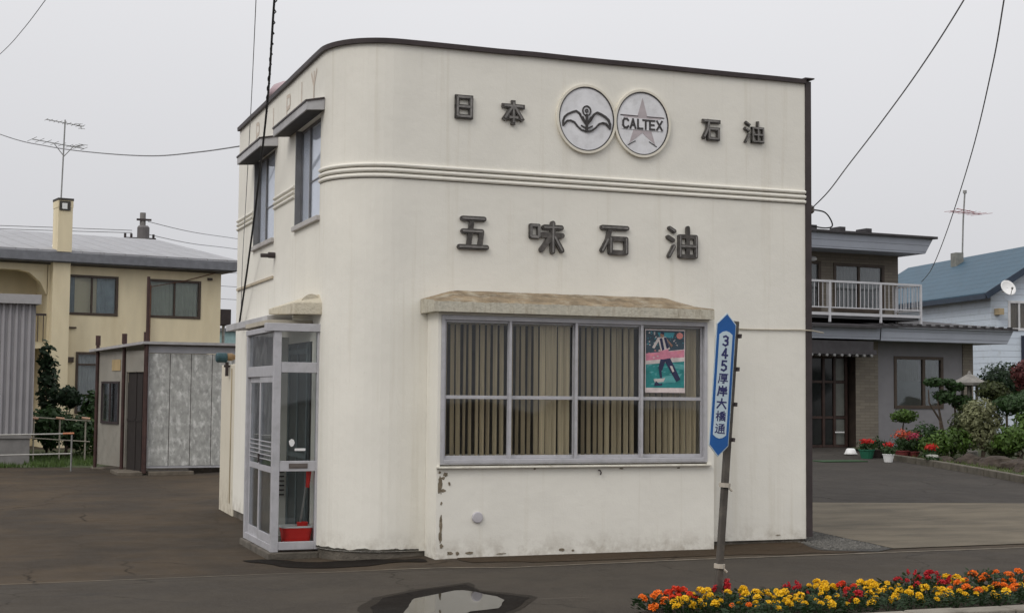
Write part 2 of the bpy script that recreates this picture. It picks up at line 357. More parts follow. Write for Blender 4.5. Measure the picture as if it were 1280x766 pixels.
# ------------------------------------------------------------------ the shop building
SH = empty('shop_building', (6.0, 16.4, 0))
tag(SH, 'cream rendered two storey shop with rounded corner and dark metal letters on its front', 'building')
X0, X1, YF, YB, RC, ZT = 3.33, 8.66, 13.68, 19.19, .65, 5.11
YB2 = 13.32
class Path:                                        # plan line of the outer wall: left wall, round corner, front
    L1 = YB-(YF+RC); LA = RC*math.pi/2; L2 = X1-(X0+RC)
    def pt(s, t, off=0):
        if t <= s.L1: return Vector((X0-off, YB-t, 0))
        if t <= s.L1+s.LA:
            a = (t-s.L1)/RC; c = Vector((X0+RC, YF+RC, 0)); return c + Vector((-math.cos(a), -math.sin(a), 0))*(RC+off)
        return Vector((X0+RC+t-s.L1-s.LA, YF-off, 0))
    def sx(s, x): return s.L1+s.LA+x-X0-RC
    def sy(s, y): return YB-y
P = Path(); LT = P.L1+P.LA+P.L2
# (s0, s1, z0, z1): far upper window, near upper window, porch doorway, front window
HOLES = [(P.sy(18.02), P.sy(16.76), 3.41, 4.50), (P.sy(15.57), P.sy(14.40), 3.41, 4.47), (P.sy(15.62), P.sy(14.62), .04, 2.12), (P.sx(4.42), P.sx(7.12), .98, 2.30)]
arc = [P.L1+P.LA*i/12 for i in range(13)]
sb = sorted(set([0, LT] + arc + [h for q in HOLES for h in q[:2]] + [P.sx(x) for x in (5, 6, 7.8)]))
zb = sorted(set([.05, ZT] + [h for q in HOLES for h in q[2:]]))
def inhole(a, b, c, d):
    return any(h[0]-1e-5 <= a and b <= h[1]+1e-5 and h[2]-1e-5 <= c and d <= h[3]+1e-5 for h in HOLES)
TH = .2
mb = MB()
def pz_(t, off, z): v = P.pt(t, off); return (v.x, v.y, z)
for i in range(len(sb)-1):
    for j in range(len(zb)-1):
        a, b, c, d = sb[i], sb[i+1], zb[j], zb[j+1]
        if inhole(a, b, c, d): continue
        for off in (0, -TH): mb.add([pz_(a, off, c), pz_(b, off, c), pz_(b, off, d), pz_(a, off, d)], [(0, 1, 2, 3)])
    a, b = sb[i], sb[i+1]
    for z in (.05, ZT): mb.add([pz_(a, 0, z), pz_(b, 0, z), pz_(b, -TH, z), pz_(a, -TH, z)], [(0, 1, 2, 3)])
for z0, z1 in zip(zb[:-1], zb[1:]):
    for t in (0, LT): mb.add([pz_(t, 0, z0), pz_(t, -TH, z0), pz_(t, -TH, z1), pz_(t, 0, z1)], [(0, 1, 2, 3)])
for s0, s1, z0, z1 in HOLES:
    zz = [z for z in zb if z0 <= z <= z1]; sss = [t for t in sb if s0-1e-6 <= t <= s1+1e-6]
    for t in (s0, s1):
        for c, d in zip(zz[:-1], zz[1:]): mb.add([pz_(t, 0, c), pz_(t, -TH, c), pz_(t, -TH, d), pz_(t, 0, d)], [(0, 1, 2, 3)])
    for z in (z0, z1):
        for a, b in zip(sss[:-1], sss[1:]): mb.add([pz_(a, 0, z), pz_(b, 0, z), pz_(b, -TH, z), pz_(a, -TH, z)], [(0, 1, 2, 3)])
WALL = mb.build('wall', M_WALL, SH, merge=True)
mb = MB()                                            # the hidden sides, roof deck, floors: an ordinary dark metal clad box
mb.box(X1-.05, X1-.003, YF+.21, YB-.01, 0, 5.05); mb.box(X0+.21, X1-.06, YB-.2, YB-.01, 0, 5.05)
mb.build('side_cladding', mat('brown_side_sheet', (.1, .085, .075), .6, .15), SH)
MB().box(X0+.3, X1-.06, YF+.3, YB-.21, 4.86, 4.98).build('roof', mat('roof_felt', (.11, .11, .115), .9), SH)
mb = MB(); mb.box(X0+.21, X1-.06, YF+.21, YB-.21, 0, .03); mb.box(X0+.21, X1-.06, YF+.21, YB-.21, 2.7, 2.85); mb.box(X0+.21, X1-.06, 17.2, 17.3, .031, 2.69); mb.build('inner_floor', M_INT, SH)
# foundation, set back under the render
mb = MB(); pts = sorted(set(frange(0, LT, .12)+[LT]+arc))
for a, b in zip(pts[:-1], pts[1:]):
    o0 = -.02+.012*noise.noise(Vector((a*4, 0, 0))); o1 = -.02+.012*noise.noise(Vector((b*4, 0, 0)))
    mb.add([pz_(a, o0, -.15), pz_(b, o1, -.15), pz_(b, o1, .049), pz_(a, o0, .049)], [(0, 1, 2, 3)])
mb.build('foundation', M_FOUND, SH, merge=True)
# ragged lower edge of the render at the round corner: bare strip + crack line
mb = MB()
pf = [P.L1-.1+.02*k for k in range(75)]
for a, b in zip(pf[:-1], pf[1:]):
    if P.L1-.1 < a < P.sx(4.2):
        h0 = .064+.016*noise.noise(Vector((a*7.1, 5, 0)))+.01*noise.noise(Vector((a*23, 5, 0))); h1 = .064+.016*noise.noise(Vector((b*7.1, 5, 0)))+.01*noise.noise(Vector((b*23, 5, 0)))
        mb.add([pz_(a, .003, .045), pz_(b, .003, .045), pz_(b, .003, h1), pz_(a, .003, h0)], [(0, 1, 2, 3)])
mb.build('cracked_base_edge', mat('grey_bare_concrete', (.09, .08, .065), .95, .5, 9, .8, 50, dirt=(.03, .035, .03), dscale=8, damt=.9), SH, merge=True)
# dark metal capping of the parapet
def sweep(prof, t0, t1, m, name, parent, step=.4, wob=0):
    ts = [t0]+[t for t in sorted(set(frange(t0, t1, step)+arc)) if t0 < t < t1]+[t1]; mb = MB(); k = len(prof); vs = []
    for t in ts:
        w = wob*noise.noise(Vector((t*1.7, 2, 0)))
        vs += [pz_(t, o_, z_+w) for o_, z_ in prof]
    fs = [(i*k+j, i*k+(j+1) % k, (i+1)*k+(j+1) % k, (i+1)*k+j) for i in range(len(ts)-1) for j in range(k)]
    fs += [tuple(range(k)), tuple((len(ts)-1)*k+j for j in range(k))]
    mb.add(vs, fs); return mb.build(name, m, parent)
sweep([(.035, 5.082), (.038, 5.13), (-.22, 5.13), (-.22, 5.112), (.005, 5.112), (.005, 5.082)], 0, LT, M_CAP, 'parapet_cap', SH, wob=.006)
mb = MB(); mb.box(X1+.002, X1+.075, YF-.012, YF+.3, .06, 5.11); mb.box(X1-.02, X1+.1, YF-.045, YF+.3, 5.132, 5.146); mb.build('corner_trim', M_CAP, SH)
# the three ribs running round the building
M_RIB = M_WALL
for zc in (3.862, 3.808, 3.752):
    prof = [(-.01, zc-.019), (.012, zc-.019), (.024, zc-.008), (.026, zc+.004), (.018, zc+.016), (-.01, zc+.019)]
    ends = [(0, HOLES[0][0]-.03), (HOLES[0][1]+.03, HOLES[1][0]-.03), (HOLES[1][1]+.02, LT)]
    k = len(prof)
    for t0, t1 in ends:
        mb = MB()
        ts = [t0]+[t for t in sorted(set(frange(t0, t1, .3)+arc)) if t0 < t < t1]+[t1]
        vs = [pz_(t, o_, z_) for t in ts for o_, z_ in prof]
        mb.add(vs, [(i*k+j, i*k+(j+1) % k, (i+1)*k+(j+1) % k, (i+1)*k+j) for i in range(len(ts)-1) for j in range(k)] + [tuple(range(k)), tuple((len(ts)-1)*k+j for j in range(k))])
        mb.build('moulding', M_RIB, SH)
    sweep([(-.005, zc-.0255), (.004, zc-.0255), (.004, zc-.0195), (-.005, zc-.0195)], ends[2][0], LT, mat('rib_shade_line', (.16, .14, .11), .9, .5, 20), 'rib_shade_line', SH)  # dark strip under each rib, its shadow painted as colour
# round roof vent peeping over the parapet
mb = MB(); mb.lathe([(.2, 4.98), (.2, 5.33), (.24, 5.34), (.24, 5.42), (.18, 5.5), (.07, 5.55), (.01, 5.56)], (3.72, 18.0, 0), 20); mb.build('roof_vent', mat('faded_red_vent', (.4, .3, .32), .6), SH, smooth=True)

# upper windows with their hoods
for (s0, s1, z0, z1), hood in ((HOLES[0], (16.60, 18.12, 3.115)), (HOLES[1], (14.25, 15.95, 3.14))):
    ya, yb = YB-s1, YB-s0                              # near, far
    y0, y1 = ya+.015, yb-.015; xg = X0+.065
    mb = MB(); fwid = .022
    mb.box(xg-.012, xg+.02, y0, y0+fwid, z0+.002, z1-.002); mb.box(xg-.012, xg+.02, y1-fwid, y1, z0+.002, z1-.002)
    mb.box(xg-.012, xg+.02, y0+fwid, y1-fwid, z0+.002, z0+.03); mb.box(xg-.012, xg+.02, y0+fwid, y1-fwid, z1-.03, z1-.002)
    yc = y0+(y1-y0)*.62; mb.box(xg-.016, xg+.015, yc-.014, yc+.014, z0+.03, z1-.03)
    mb.box(xg-.008, xg+.01, y0+fwid, yc-.014, 3.84, 3.852)
    w = mb.build('window', M_ALUD, SH)
    MB().box(X0-.012, xg-.014, y1-.012, y1+.013, z0+.002, z1-.002).build('jamb_lining', M_ALUD, w)
    for a, b in ((y0+fwid, yc-.014), (yc+.014, y1-fwid)):
        MB().box(xg-.003, xg+.001, a, b, z0+.03, z1-.03).build('pane', M_GLASSU, w)
    MB().box(xg+.008, xg+.012, y0+fwid, y1-fwid, z0+.03, z1-.03).build('curtain', mat('pale_sky_reflection', (.74, .76, .82), .9, .05, 4), w)  # added pale sheet: the panes' sky reflection put into colour
    MB().box(X0-.04, X0+.1, ya-.02, yb+.03, z0-.055, z0-.001).build('sill', mat('grey_sill', (.45, .43, .41), .7, .1), w, bevel=.006)
    ha, hb, hx = hood
    mb = MB()
    a = [(hx, 4.46), (X0+.002, 4.475), (X0+.002, 4.59), (hx, 4.55)]
    mb.add([(x, ha, z) for x, z in a]+[(x, hb, z) for x, z in a], [(0, 1, 2, 3), (7, 6, 5, 4), (0, 4, 5, 1), (1, 5, 6, 2), (2, 6, 7, 3), (3, 7, 4, 0)])
    h = mb.build('window_hood', M_GREY, SH, bevel=.005)
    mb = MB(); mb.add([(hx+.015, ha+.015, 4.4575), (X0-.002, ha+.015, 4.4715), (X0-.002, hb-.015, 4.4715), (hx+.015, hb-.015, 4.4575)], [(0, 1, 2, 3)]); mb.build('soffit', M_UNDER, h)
    mb = MB(); zt = 4.555
    mb.bar((hx-.004, ha, 4.555), (hx-.004, hb, 4.555), .012, .02); mb.bar((hx-.004, ha-.004, 4.555), (X0-.002, ha-.004, 4.595), .012, .02); mb.build('drip_edge', M_CAP, h)
# ghost marks of letters once fixed to the left parapet, below the capping
GH = {'a': [((.5, 1), (.5, .45)), ((.5, .45), (.1, 1)), ((.5, .45), (.9, 1)), ((.5, .45), (.5, 0))], 'b': [((.5, 1), (.5, 0))], 'c': [((.25, 1), (.25, 0)), ((.25, .95), (.8, .9)), ((.8, .9), (.8, .5)), ((.8, .5), (.25, .45))]}
for yc, k in ((14.75, 'a'), (15.35, 'b'), (16.05, 'c'), (16.9, 'b'), (17.9, 'c')):
    mb = MB()
    for i, (a, b) in enumerate(GH[k]):
        va = Vector((0, yc+.16-.32*a[0], 4.68+.3*a[1])); vb = Vector((0, yc+.16-.32*b[0], 4.68+.3*b[1])); d = (vb-va).normalized(); q = Vector((0, -d.z, d.y))*.022
        x = X0-.002-.0008*i
        mb.add([(x, *(va+q).yz), (x, *(va-q).yz), (x, *(vb-q).yz), (x, *(vb+q).yz)], [(0, 1, 2, 3)])
    mb.build('letter_mark', M_GHOST, SH)
# pipe stub, cable ledge, side cables of the left wall
MB().tube([(X0-.005, 16.65, 3.19), (X0-.08, 16.65, 3.19), (X0-.085, 16.65, 3.185), (X0-.17, 16.65, 3.183)], [.035, .035, .024, .024], 12).build('pipe_stub', M_CAP, SH, smooth=False)
MB().box(X0-.022, X0-.002, 16.72, 19.1, 2.925, 2.955).build('cable_ledge', mat('tan_ledge', (.5, .43, .32), .8), SH)
mb = MB(); mb.tube([(7.62, YF-.012, 2.325), (7.95, YF-.013, 2.318), (8.3, YF-.012, 2.322), (8.6, YF-.013, 2.328), (8.735, YF-.03, 2.322), (8.86, YF-.05, 2.30)], .007, 6); mb.build('wall_cable', mat('dull_wall_cable', (.38, .34, .27), .8), SH)

# ---- the thicker window bay of the front
BX0, BX1, BZ0, BZ1 = 4.28, 7.318, .0, 2.39
WX0, WX1, WZ0, WZ1 = 4.312, 7.235, .905, 2.36
mb = MB()
mb.box(BX0, BX1, YB2, YF-.002, -.02, WZ0-.02); 
mb.box(BX0, WX0-.001, YB2, YF-.002, WZ0-.02, BZ1); mb.box(WX1+.001, BX1, YB2, YF-.002, WZ0-.02, BZ1)
mb.box(WX0-.001, WX1+.001, YB2, YF-.002, WZ1+.002, BZ1)
BAY = mb.build('window_bay', M_WALL, SH, merge=False)
# lintel slab with a hipped sloping top, weathered
LX0, LX1, LYF = 4.205, 7.268, 13.22
mb = MB(); nseg = 40; vs = []; fs = []
secs = []
for i in range(nseg+1):
    t = i/nseg; x = LX0+(LX1-LX0)*t; e = min(x-LX0, LX1-x); hz = min(1, e/.34)
    w = noise.noise(Vector((x*6, 1, 0)))*.008; w2 = noise.noise(Vector((x*9, 7, 0)))*.009
    secs.append([(x, YF-.002, 2.388), (x, LYF, 2.388), (x, LYF+w*.5, 2.488+w2), (x, LYF+.03, 2.503+w2), (x, YF-.12, 2.525+.075*hz+w), (x, YF-.002, 2.53+.1*hz+w)])
k = 6
for s_ in secs: vs += s_
fs = [(i*k+j, i*k+(j+1) % k, (i+1)*k+(j+1) % k, (i+1)*k+j) for i in range(nseg) for j in range(k)] + [tuple(range(k)), tuple(nseg*k+j for j in range(k))]
mb.add(vs, fs)
for q in range(nseg*k): mb.m[q] = 1 if q % k in (2, 3, 4) else 0
mb.build('window_lintel', [M_MOSS, mat('brown_moss_top', (.24, .185, .12), .95, .4, 7, 1, 30, dirt=(.42, .38, .3), dscale=6, damt=.9)], SH)
MB().box(BX0-.01, BX1-.05, YB2-.045, YB2-.001, .868, .888).build('sill_ledge', mat('white_ledge', (.72, .69, .6), .8, .15, 9, dirt=(.35, .29, .2), dscale=8), SH, bevel=.004)
# the front window: frame, mid rail, mullions
gy = YB2+.05
mb = MB()
mb.box(WX0, WX0+.035, YB2-.012, YB2+.1, WZ0, WZ1); mb.box(WX1-.035, WX1, YB2-.012, YB2+.1, WZ0, WZ1)
mb.box(WX0+.035, WX1-.035, YB2-.012, YB2+.1, WZ1-.045, WZ1); mb.box(WX0+.035, WX1-.035, YB2-.012, YB2+.1, WZ0, WZ0+.05)
mb.box(WX0+.035, WX1-.035, YB2-.018, YB2-.0125, WZ0+.012, WZ0+.046)
FWIN = mb.build('window', M_ALU, SH, bevel=.003)
XM = [WX0+.035, 5.032, 5.745, 6.478, WX1-.035]
for i in range(4):
    a, b = XM[i]+.003, XM[i+1]-.003; yo = gy if i % 2 else gy-.022
    mb = MB(); st = .03
    mb.box(a, a+st-.012, yo-.014, yo+.014, WZ0+.051, WZ1-.046); mb.box(b-st+.012, b, yo-.014, yo+.014, WZ0+.051, WZ1-.046)
    mb.box(a+st-.012, b-st+.012, yo-.014, yo+.014, WZ0+.051, WZ0+.085); mb.box(a+st-.012, b-st+.012, yo-.014, yo+.014, WZ1-.066, WZ1-.046)
    mb.box(a+st-.012, b-st+.012, yo-.014, yo+.014, 1.543, 1.577)
    s_ = mb.build('sash', M_ALU, FWIN, bevel=.002)
    for c, d in ((WZ0+.085, 1.543), (1.577, WZ1-.066)):
        MB().box(a+st-.012, b-st+.012, yo-.003, yo+.003, c, d).build('pane', M_GLASS, FWIN)
for x in XM[1:4]:
    MB().box(x-.014, x+.014, YB2-.012, YB2+.012, WZ0+.051, WZ1-.046).build('mullion', M_ALU, FWIN, bevel=.002)
# round vent cover, hook and peeling patches below the window
mb = MB(); mb.lathe([(.056, 0), (.056, -.018), (.048, -.026), (.02, -.028), (.001, -.028)], (4.70, YB2-.0005, .39), 28, 'y'); mb.build('vent_cover', mat('lilac_grey_plastic', (.5, .48, .5), .5), SH, smooth=False, bevel=.003)
MB().tube([(6.0, YB2-.002, .835), (6.0, YB2-.03, .835), (6.012, YB2-.034, .815), (6.012, YB2-.02, .79)], .007, 6).build('hook', M_CAP, SH)
def blob(cx, cz, rx, rz, seed, y, mb, n=26):
    r = random.Random(seed); vs = []
    for k in range(n):
        a = 2*math.pi*k/n; q = 1+.45*noise.noise(Vector((math.cos(a)*1.6+seed, math.sin(a)*1.6, seed)))+.25*noise.noise(Vector((math.cos(a)*5, math.sin(a)*5, seed*3)))
        vs.append((cx+rx*q*math.cos(a), y, cz+rz*q*math.sin(a)))
    mb.add([(cx, y, cz)]+vs, [(0, k+1, (k+1) % n+1) for k in range(n)])
mb = MB(); i = 0
for cx, cz, rx, rz in ((4.318, .70, .02, .08), (4.34, .655, .032, .016), (4.345, .775, .024, .012), (4.33, .53, .01, .016), (4.328, .33, .017, .085), (4.325, .21, .016, .06), (4.335, .12, .02, .022), (4.42, .05, .03, .016), (4.5, .045, .018, .02), (4.62, .048, .045, .012), (4.95, .03, .05, .006), (5.6, .05, .03, .016), (5.72, .04, .014, .01), (4.31, .83, .014, .01), (4.37, .81, .02, .02), (4.41, .72, .01, .02), (6.25, .85, .02, .008), (5.3, .855, .012, .008), (6.9, .85, .016, .008), (8.3, .09, .03, .006)):
    mb = MB(); blob(cx, cz, rx, rz, i*1.7+.3, (YB2 if cx < 8 else YF)-.0022-.0003*i, mb); i += 1
    mb.build('peeling_patch', M_PEEL, BAY)

# ---- letters
def stroke(mb, p, q, w, y, d, rnd=True, square=False):
    a = Vector((p[0], p[1])); b = Vector((q[0], q[1])); t = (b-a).normalized(); nrm = Vector((-t.y, t.x))
    poly = []
    if rnd:
        for k in range(7): th = math.pi/2+math.pi*k/6; poly.append(a + (t*math.cos(th)+nrm*math.sin(th))*w/2)
        for k in range(7): th = -math.pi/2+math.pi*k/6; poly.append(b + (t*math.cos(th)+nrm*math.sin(th))*w/2)
    else:
        e = t*(w/2 if square else 0)
        poly = [a-e+nrm*w/2, a-e-nrm*w/2, b+e-nrm*w/2, b+e+nrm*w/2]
    mb.prism([tuple(v) for v in poly], (0, y, 0), (1, 0, 0), (0, 0, 1), d)
BOX = lambda x0, z0, x1, z1: [((x0, z0), (x1, z0)), ((x1, z0), (x1, z1)), ((x1, z1), (x0, z1)), ((x0, z1), (x0, z0))]
G = {
 'sun': BOX(.12, .06, .88, .94) + [((.12, .5), (.88, .5))],
 'origin': [((.04, .8), (.96, .8)), ((.5, .98), (.5, .0)), ((.44, .76), (.08, .2)), ((.56, .76), (.92, .2)), ((.28, .24), (.72, .24))],
 'stone': [((.04, .92), (.96, .92)), ((.34, .92), (.24, .5)), ((.24, .5), (.04, .12))] + BOX(.34, .06, .92, .54),
 'oil': [((.08, .95), (.24, .85)), ((.03, .66), (.2, .56)), ((.22, .36), (.06, .05))] + BOX(.42, .06, .96, .7) + [((.69, .98), (.69, .06)), ((.42, .38), (.96, .38))],
 'five': [((.12, .93), (.88, .93)), ((.46, .93), (.34, .08)), ((.14, .54), (.8, .54)), ((.8, .54), (.74, .08)), ((.02, .06), (.98, .06))],
 'taste': [((.03, .88), (.27, .88)), ((.27, .88), (.27, .5)), ((.27, .5), (.03, .5)), ((.03, .5), (.03, .88)), ((.44, .84), (.96, .84)), ((.38, .58), (.99, .58)), ((.7, .98), (.7, .03)), ((.64, .52), (.36, .08)), ((.76, .52), (.98, .08))],
}
LET = [  # glyph, x0, x1, z0, z1, stroke width, rounded
 ('sun', 4.515, 4.75, 4.365, 4.63, .05, False), ('origin', 5.035, 5.30, 4.355, 4.61, .05, False), ('stone', 7.35, 7.585, 4.345, 4.60, .043, False), ('oil', 7.865, 8.13, 4.355, 4.61, .032, False),
 ('five', 4.57, 4.92, 3.03, 3.41, .058, True), ('taste', 5.335, 5.75, 3.03, 3.39, .062, True), ('stone', 6.14, 6.50, 3.045, 3.395, .058, True), ('oil', 6.915, 7.315, 3.04, 3.415, .05, True)]
for g, x0, x1, z0, z1, w, rnd in LET:
    mb = MB(); i = 0; ins = w*.42
    T = lambda p: (x0+ins+(x1-x0-2*ins)*p[0], z0+ins+(z1-z0-2*ins)*p[1])
    for a, b in G[g]:
        ww = w*.9*(.7 if (g == 'taste' and i < 4) else 1)
        d0 = .032 + .0004*i
        stroke(mb, T(a), T(b), ww, YF-.006, d0-.006, rnd, square=not rnd); i += 1
    L = mb.build('wall_letter', M_LETTER, SH, bevel=0)
    if True:                                         # paler worn faces inside the dark edges
        mb = MB(); i = 0
        for a, b in G[g]:
            if not rnd or (g == 'taste' and i < 4): stroke(mb, T(a), T(b), w*.42, YF-.0385-.0005*i, .004, False)
            else: stroke(mb, T(a), T(b), w*.3, YF-.0385-.0005*i, .004, True) if i % 2 == 0 else None
            i += 1
        if mb.v: mb.build('letter_face', M_LETTERF, L)
# ---- the twin round emblems
def ell(cx, cz, rx, rz, n=56): return [(cx+rx*math.cos(2*math.pi*k/n), cz+rz*math.sin(2*math.pi*k/n)) for k in range(n)]
def ringmesh(mb, cx, cz, rx, rz, wd, y, d, n=56):
    prof = [(0, 0), (0, d), (1, d), (1, 0)]; vs = []; fs = []
    for k in range(n):
        a = 2*math.pi*k/n
        for q, dd in prof: vs.append((cx+(rx-wd*q)*math.cos(a), y-dd, cz+(rz-wd*q)*math.sin(a)))
    for k in range(n):
        for j in range(4): fs.append((k*4+j, k*4+(j+1) % 4, ((k+1) % n)*4+(j+1) % 4, ((k+1) % n)*4+j))
    mb.add(vs, fs)
EC = [(5.99, 4.478), (6.638, 4.478)]
def font_strokes(txt, x0, x1, z0, z1):
    F = {'C': [((1, .85), (.75, 1)), ((.75, 1), (.25, 1)), ((.25, 1), (0, .75)), ((0, .75), (0, .25)), ((0, .25), (.25, 0)), ((.25, 0), (.75, 0)), ((.75, 0), (1, .15))],
         'A': [((0, 0), (.5, 1)), ((.5, 1), (1, 0)), ((.2, .33), (.8, .33))], 'L': [((0, 1), (0, 0)), ((0, 0), (.9, 0))], 'T': [((0, 1), (1, 1)), ((.5, 1), (.5, 0))],
         'E': [((0, 0), (0, 1)), ((0, 1), (.9, 1)), ((0, .5), (.75, .5)), ((0, 0), (.9, 0))], 'X': [((0, 0), (1, 1)), ((0, 1), (1, 0))]}
    n_ = len(txt); cw = (x1-x0)/n_; r = []
    for i, ch in enumerate(txt):
        for a, b in F[ch]: r.append(((x0+cw*(i+.13+.72*a[0]), z0+(z1-z0)*a[1]), (x0+cw*(i+.13+.72*b[0]), z0+(z1-z0)*b[1])))
    return r
for ei, (cx, cz) in enumerate(EC):
    mb = MB(); mb.prism(ell(cx, cz, .316 if ei == 0 else .307, .339), (0, YF-.002, 0), (1, 0, 0), (0, 0, 1), .022+.001*ei)
    E_ = mb.build('emblem', M_EMB, SH)
    mb = MB(); ringmesh(mb, cx, cz, .341 if ei == 0 else .332, .364, .024, YF-.001, .034+.002*ei); mb.build('emblem_rim', M_EMBRIM, E_)
    mb = MB(); ringmesh(mb, cx, cz, .318 if ei == 0 else .309, .341, .013, YF-.01, .022+.002*ei); mb.build('emblem_ring', M_EMBDK, E_)
    if ei == 0:
        mb = MB(); y = YF-.0245
        upper = [(.05, .0), (.085, .055), (.12, .075), (.165, .06), (.215, .035), (.25, .005), (.268, -.04), (.265, -.085)]
        lower = [(.0, -.135), (.06, -.12), (.105, -.085), (.14, -.045), (.18, -.03), (.22, -.035), (.265, -.085)]
        i = 0
        for sg in (-1, 1):
            for ln, wd in ((upper, .022), (lower, .018)):
                for a, b in zip(ln[:-1], ln[1:]): stroke(mb, (cx+sg*a[0], cz+a[1]), (cx+sg*b[0], cz+b[1]), wd, y, .006+.0004*i, True); i += 1
            for a, b in (((.0, -.07), (.05, -.01)), ((.05, -.01), (.075, .05)), ((.0, -.105), (.06, -.075)), ((.02, -.03), (.045, .02))): stroke(mb, (cx+sg*a[0], cz+a[1]), (cx+sg*b[0], cz+b[1]), .014, y, .006+.0004*i, True); i += 1
        stroke(mb, (cx, cz-.13), (cx, cz+.04), .026, y, .0165, True)
        ringmesh(mb, cx, cz+.085, .052, .058, .014, y, .009, 20); ringmesh(mb, cx, cz+.085, .02, .022, .012, y, .009, 12)
        mb.build('winged_crest', M_EMBDK, E_)
    else:
        mb = MB(); pts_ = []
        for k in range(10):
            a = math.pi/2+k*math.pi/5; r_ = 1 if k % 2 == 0 else .37
            pts_.append((cx+.262*r_*math.cos(a), cz+.275*r_*math.sin(a)))
        mb.prism(pts_, (0, YF-.0245, 0), (1, 0, 0), (0, 0, 1), .003); mb.build('star', M_STAR, E_)
        mb = MB(); mb.box(cx-.245, cx+.245, YF-.0305, YF-.028, cz-.072, cz+.052); mb.build('lettering_band', M_EMB, E_)
        for ci, ch in enumerate('CALTEX'):
            mb = MB(); w6 = .49/6; kx = (.006, .01, .016, -.004, -.006, -.004)[ci]
            for i, (a, b) in enumerate(font_strokes(ch, cx-.245+kx+w6*ci, cx-.245+kx+w6*(ci+1), cz-.056, cz+.036)): stroke(mb, a, b, .02, YF-.0306, .004+.0004*i, False, True)
            mb.build('emblem_letter', M_EMBDK, E_)
        for sg in (-1, 1):
            mb = MB(); stroke(mb, (cx+sg*.05, cz+.075), (cx+sg*.26, cz+.075), .009, YF-.0246, .0042, False); mb.build('emblem_line', M_EMBDK, E_)
            mb = MB(); stroke(mb, (cx+sg*.08, cz-.19), (cx+sg*.17, cz-.24), .009, YF-.0246, .0045, False); mb.build('emblem_line', M_EMBDK, E_)

# ---- glazed entrance porch at the round corner
PX0, PX1, PY0, PY1 = 2.87, 3.34, 14.30, 15.83
mb = MB(); c = .045
mb.box(PX0, PX0+.075, PY0, PY0+.07, .0, 2.20)                        # corner post
mb.box(PX1-.03, PX1+.03, PY0, PY0+.06, .02, 2.20)                    # post at the wall
mb.box(PX0-.09, PX1+.04, PY0-.02, PY0+.08, 2.205, 2.285)             # head beam
mb.box(PX0+.075, PX1-.03, PY0+.005, PY0+.055, 1.79, 1.895); mb.box(PX0+.075, PX1-.03, PY0+.005, PY0+.055, .80, .905); mb.box(PX0+.075, PX1-.03, PY0+.005, PY0+.055, .02, .10)
mb.box(PX0, PX0+.06, PY1-.07, PY1, .0, 2.20);
mb.box(PX0+.005, PX0+.055, PY0+.07, PY1-.07, 1.75, 1.86); mb.box(PX0+.005, PX0+.055, PY0+.07, PY1-.07, .0, .07)
mb.box(PX0-.01, PX0+.07, PY0+.085, PY1, 2.205, 2.26)
PO = mb.build('entrance_porch', M_ALU, SH, bevel=.004)
MB().box(PX0+.06, PX1-.01, PY1-.05, PY1-.01, .0, 2.20).build('end_panel', mat('white_end_panel', (.72, .70, .64), .6, .05), PO)
MB().box(PX0-.03, PX1+.02, PY0-.03, PY1+.04, -.12, -.002).build('step', M_FOUND, PO, bevel=.012)
MB().box(PX0+.08, PX1-.01, PY0+.09, PY1-.06, -.001, .018).build('floor', mat('porch_floor', (.22, .2, .17), .8, .2), PO)
for z0, z1, nm in ((.10, .80, 0), (.905, 1.79, 0), (1.895, 2.205, 0)):
    MB().box(PX0+.075, PX1-.03, PY0+.026, PY0+.032, z0, z1).build('pane', M_GLASSD, PO)
MB().box(PX0+.026, PX0+.032, PY0+.07, PY1-.07, 1.86, 2.205).build('pane', M_GLASSD, PO)
for i, (a, b) in enumerate(((PY0+.075, 15.09), (15.05, PY1-.075))):     # two sliding leaves
    xo = PX0+.012+.022*i; mb = MB()
    mb.box(xo, xo+.02, a, a+.05, .072, 1.748); mb.box(xo, xo+.02, b-.05, b, .072, 1.748); mb.box(xo, xo+.02, a+.05, b-.05, .072, .16); mb.box(xo, xo+.02, a+.05, b-.05, 1.69, 1.748); mb.box(xo, xo+.02, a+.05, b-.05, .78, .84)
    for k in range(5): mb.box(xo-.004, xo+.004, a+.05, b-.05, .9+.045*k, .91+.045*k)
    d_ = mb.build('sliding_door', M_ALU, PO, bevel=.002)
    for z0, z1 in ((.16, .78), (.84, 1.69)): MB().box(xo+.008, xo+.012, a+.05, b-.05, z0, z1).build('pane', M_GLASSD, PO)
mb = MB(); mb.box(PX0-.006, PX0+.011, 15.02, 15.05, .86, .95); mb.build('door_handle', M_CAP, PO)
mb = MB(); mb.box(3.04, 3.23, PY0-.002, PY0+.0045, .83, .88); mb.box(3.05, 3.22, PY0-.006, PY0-.0025, .842, .868); mb.build('letter_slot', mat('slot_bronze', (.12, .1, .09), .5), PO)
mb = MB(); mb.box(3.10, 3.21, PY0+.0225, PY0+.0255, 1.005, 1.03); mb.add([(3.07+.03*math.cos(k*.9)*(1+.25*math.sin(k*3)), PY0+.024, 1.085+.04*math.sin(k*.9)) for k in range(7)], [tuple(range(7))]); mb.build('torn_sticker', M_WHITE, PO)
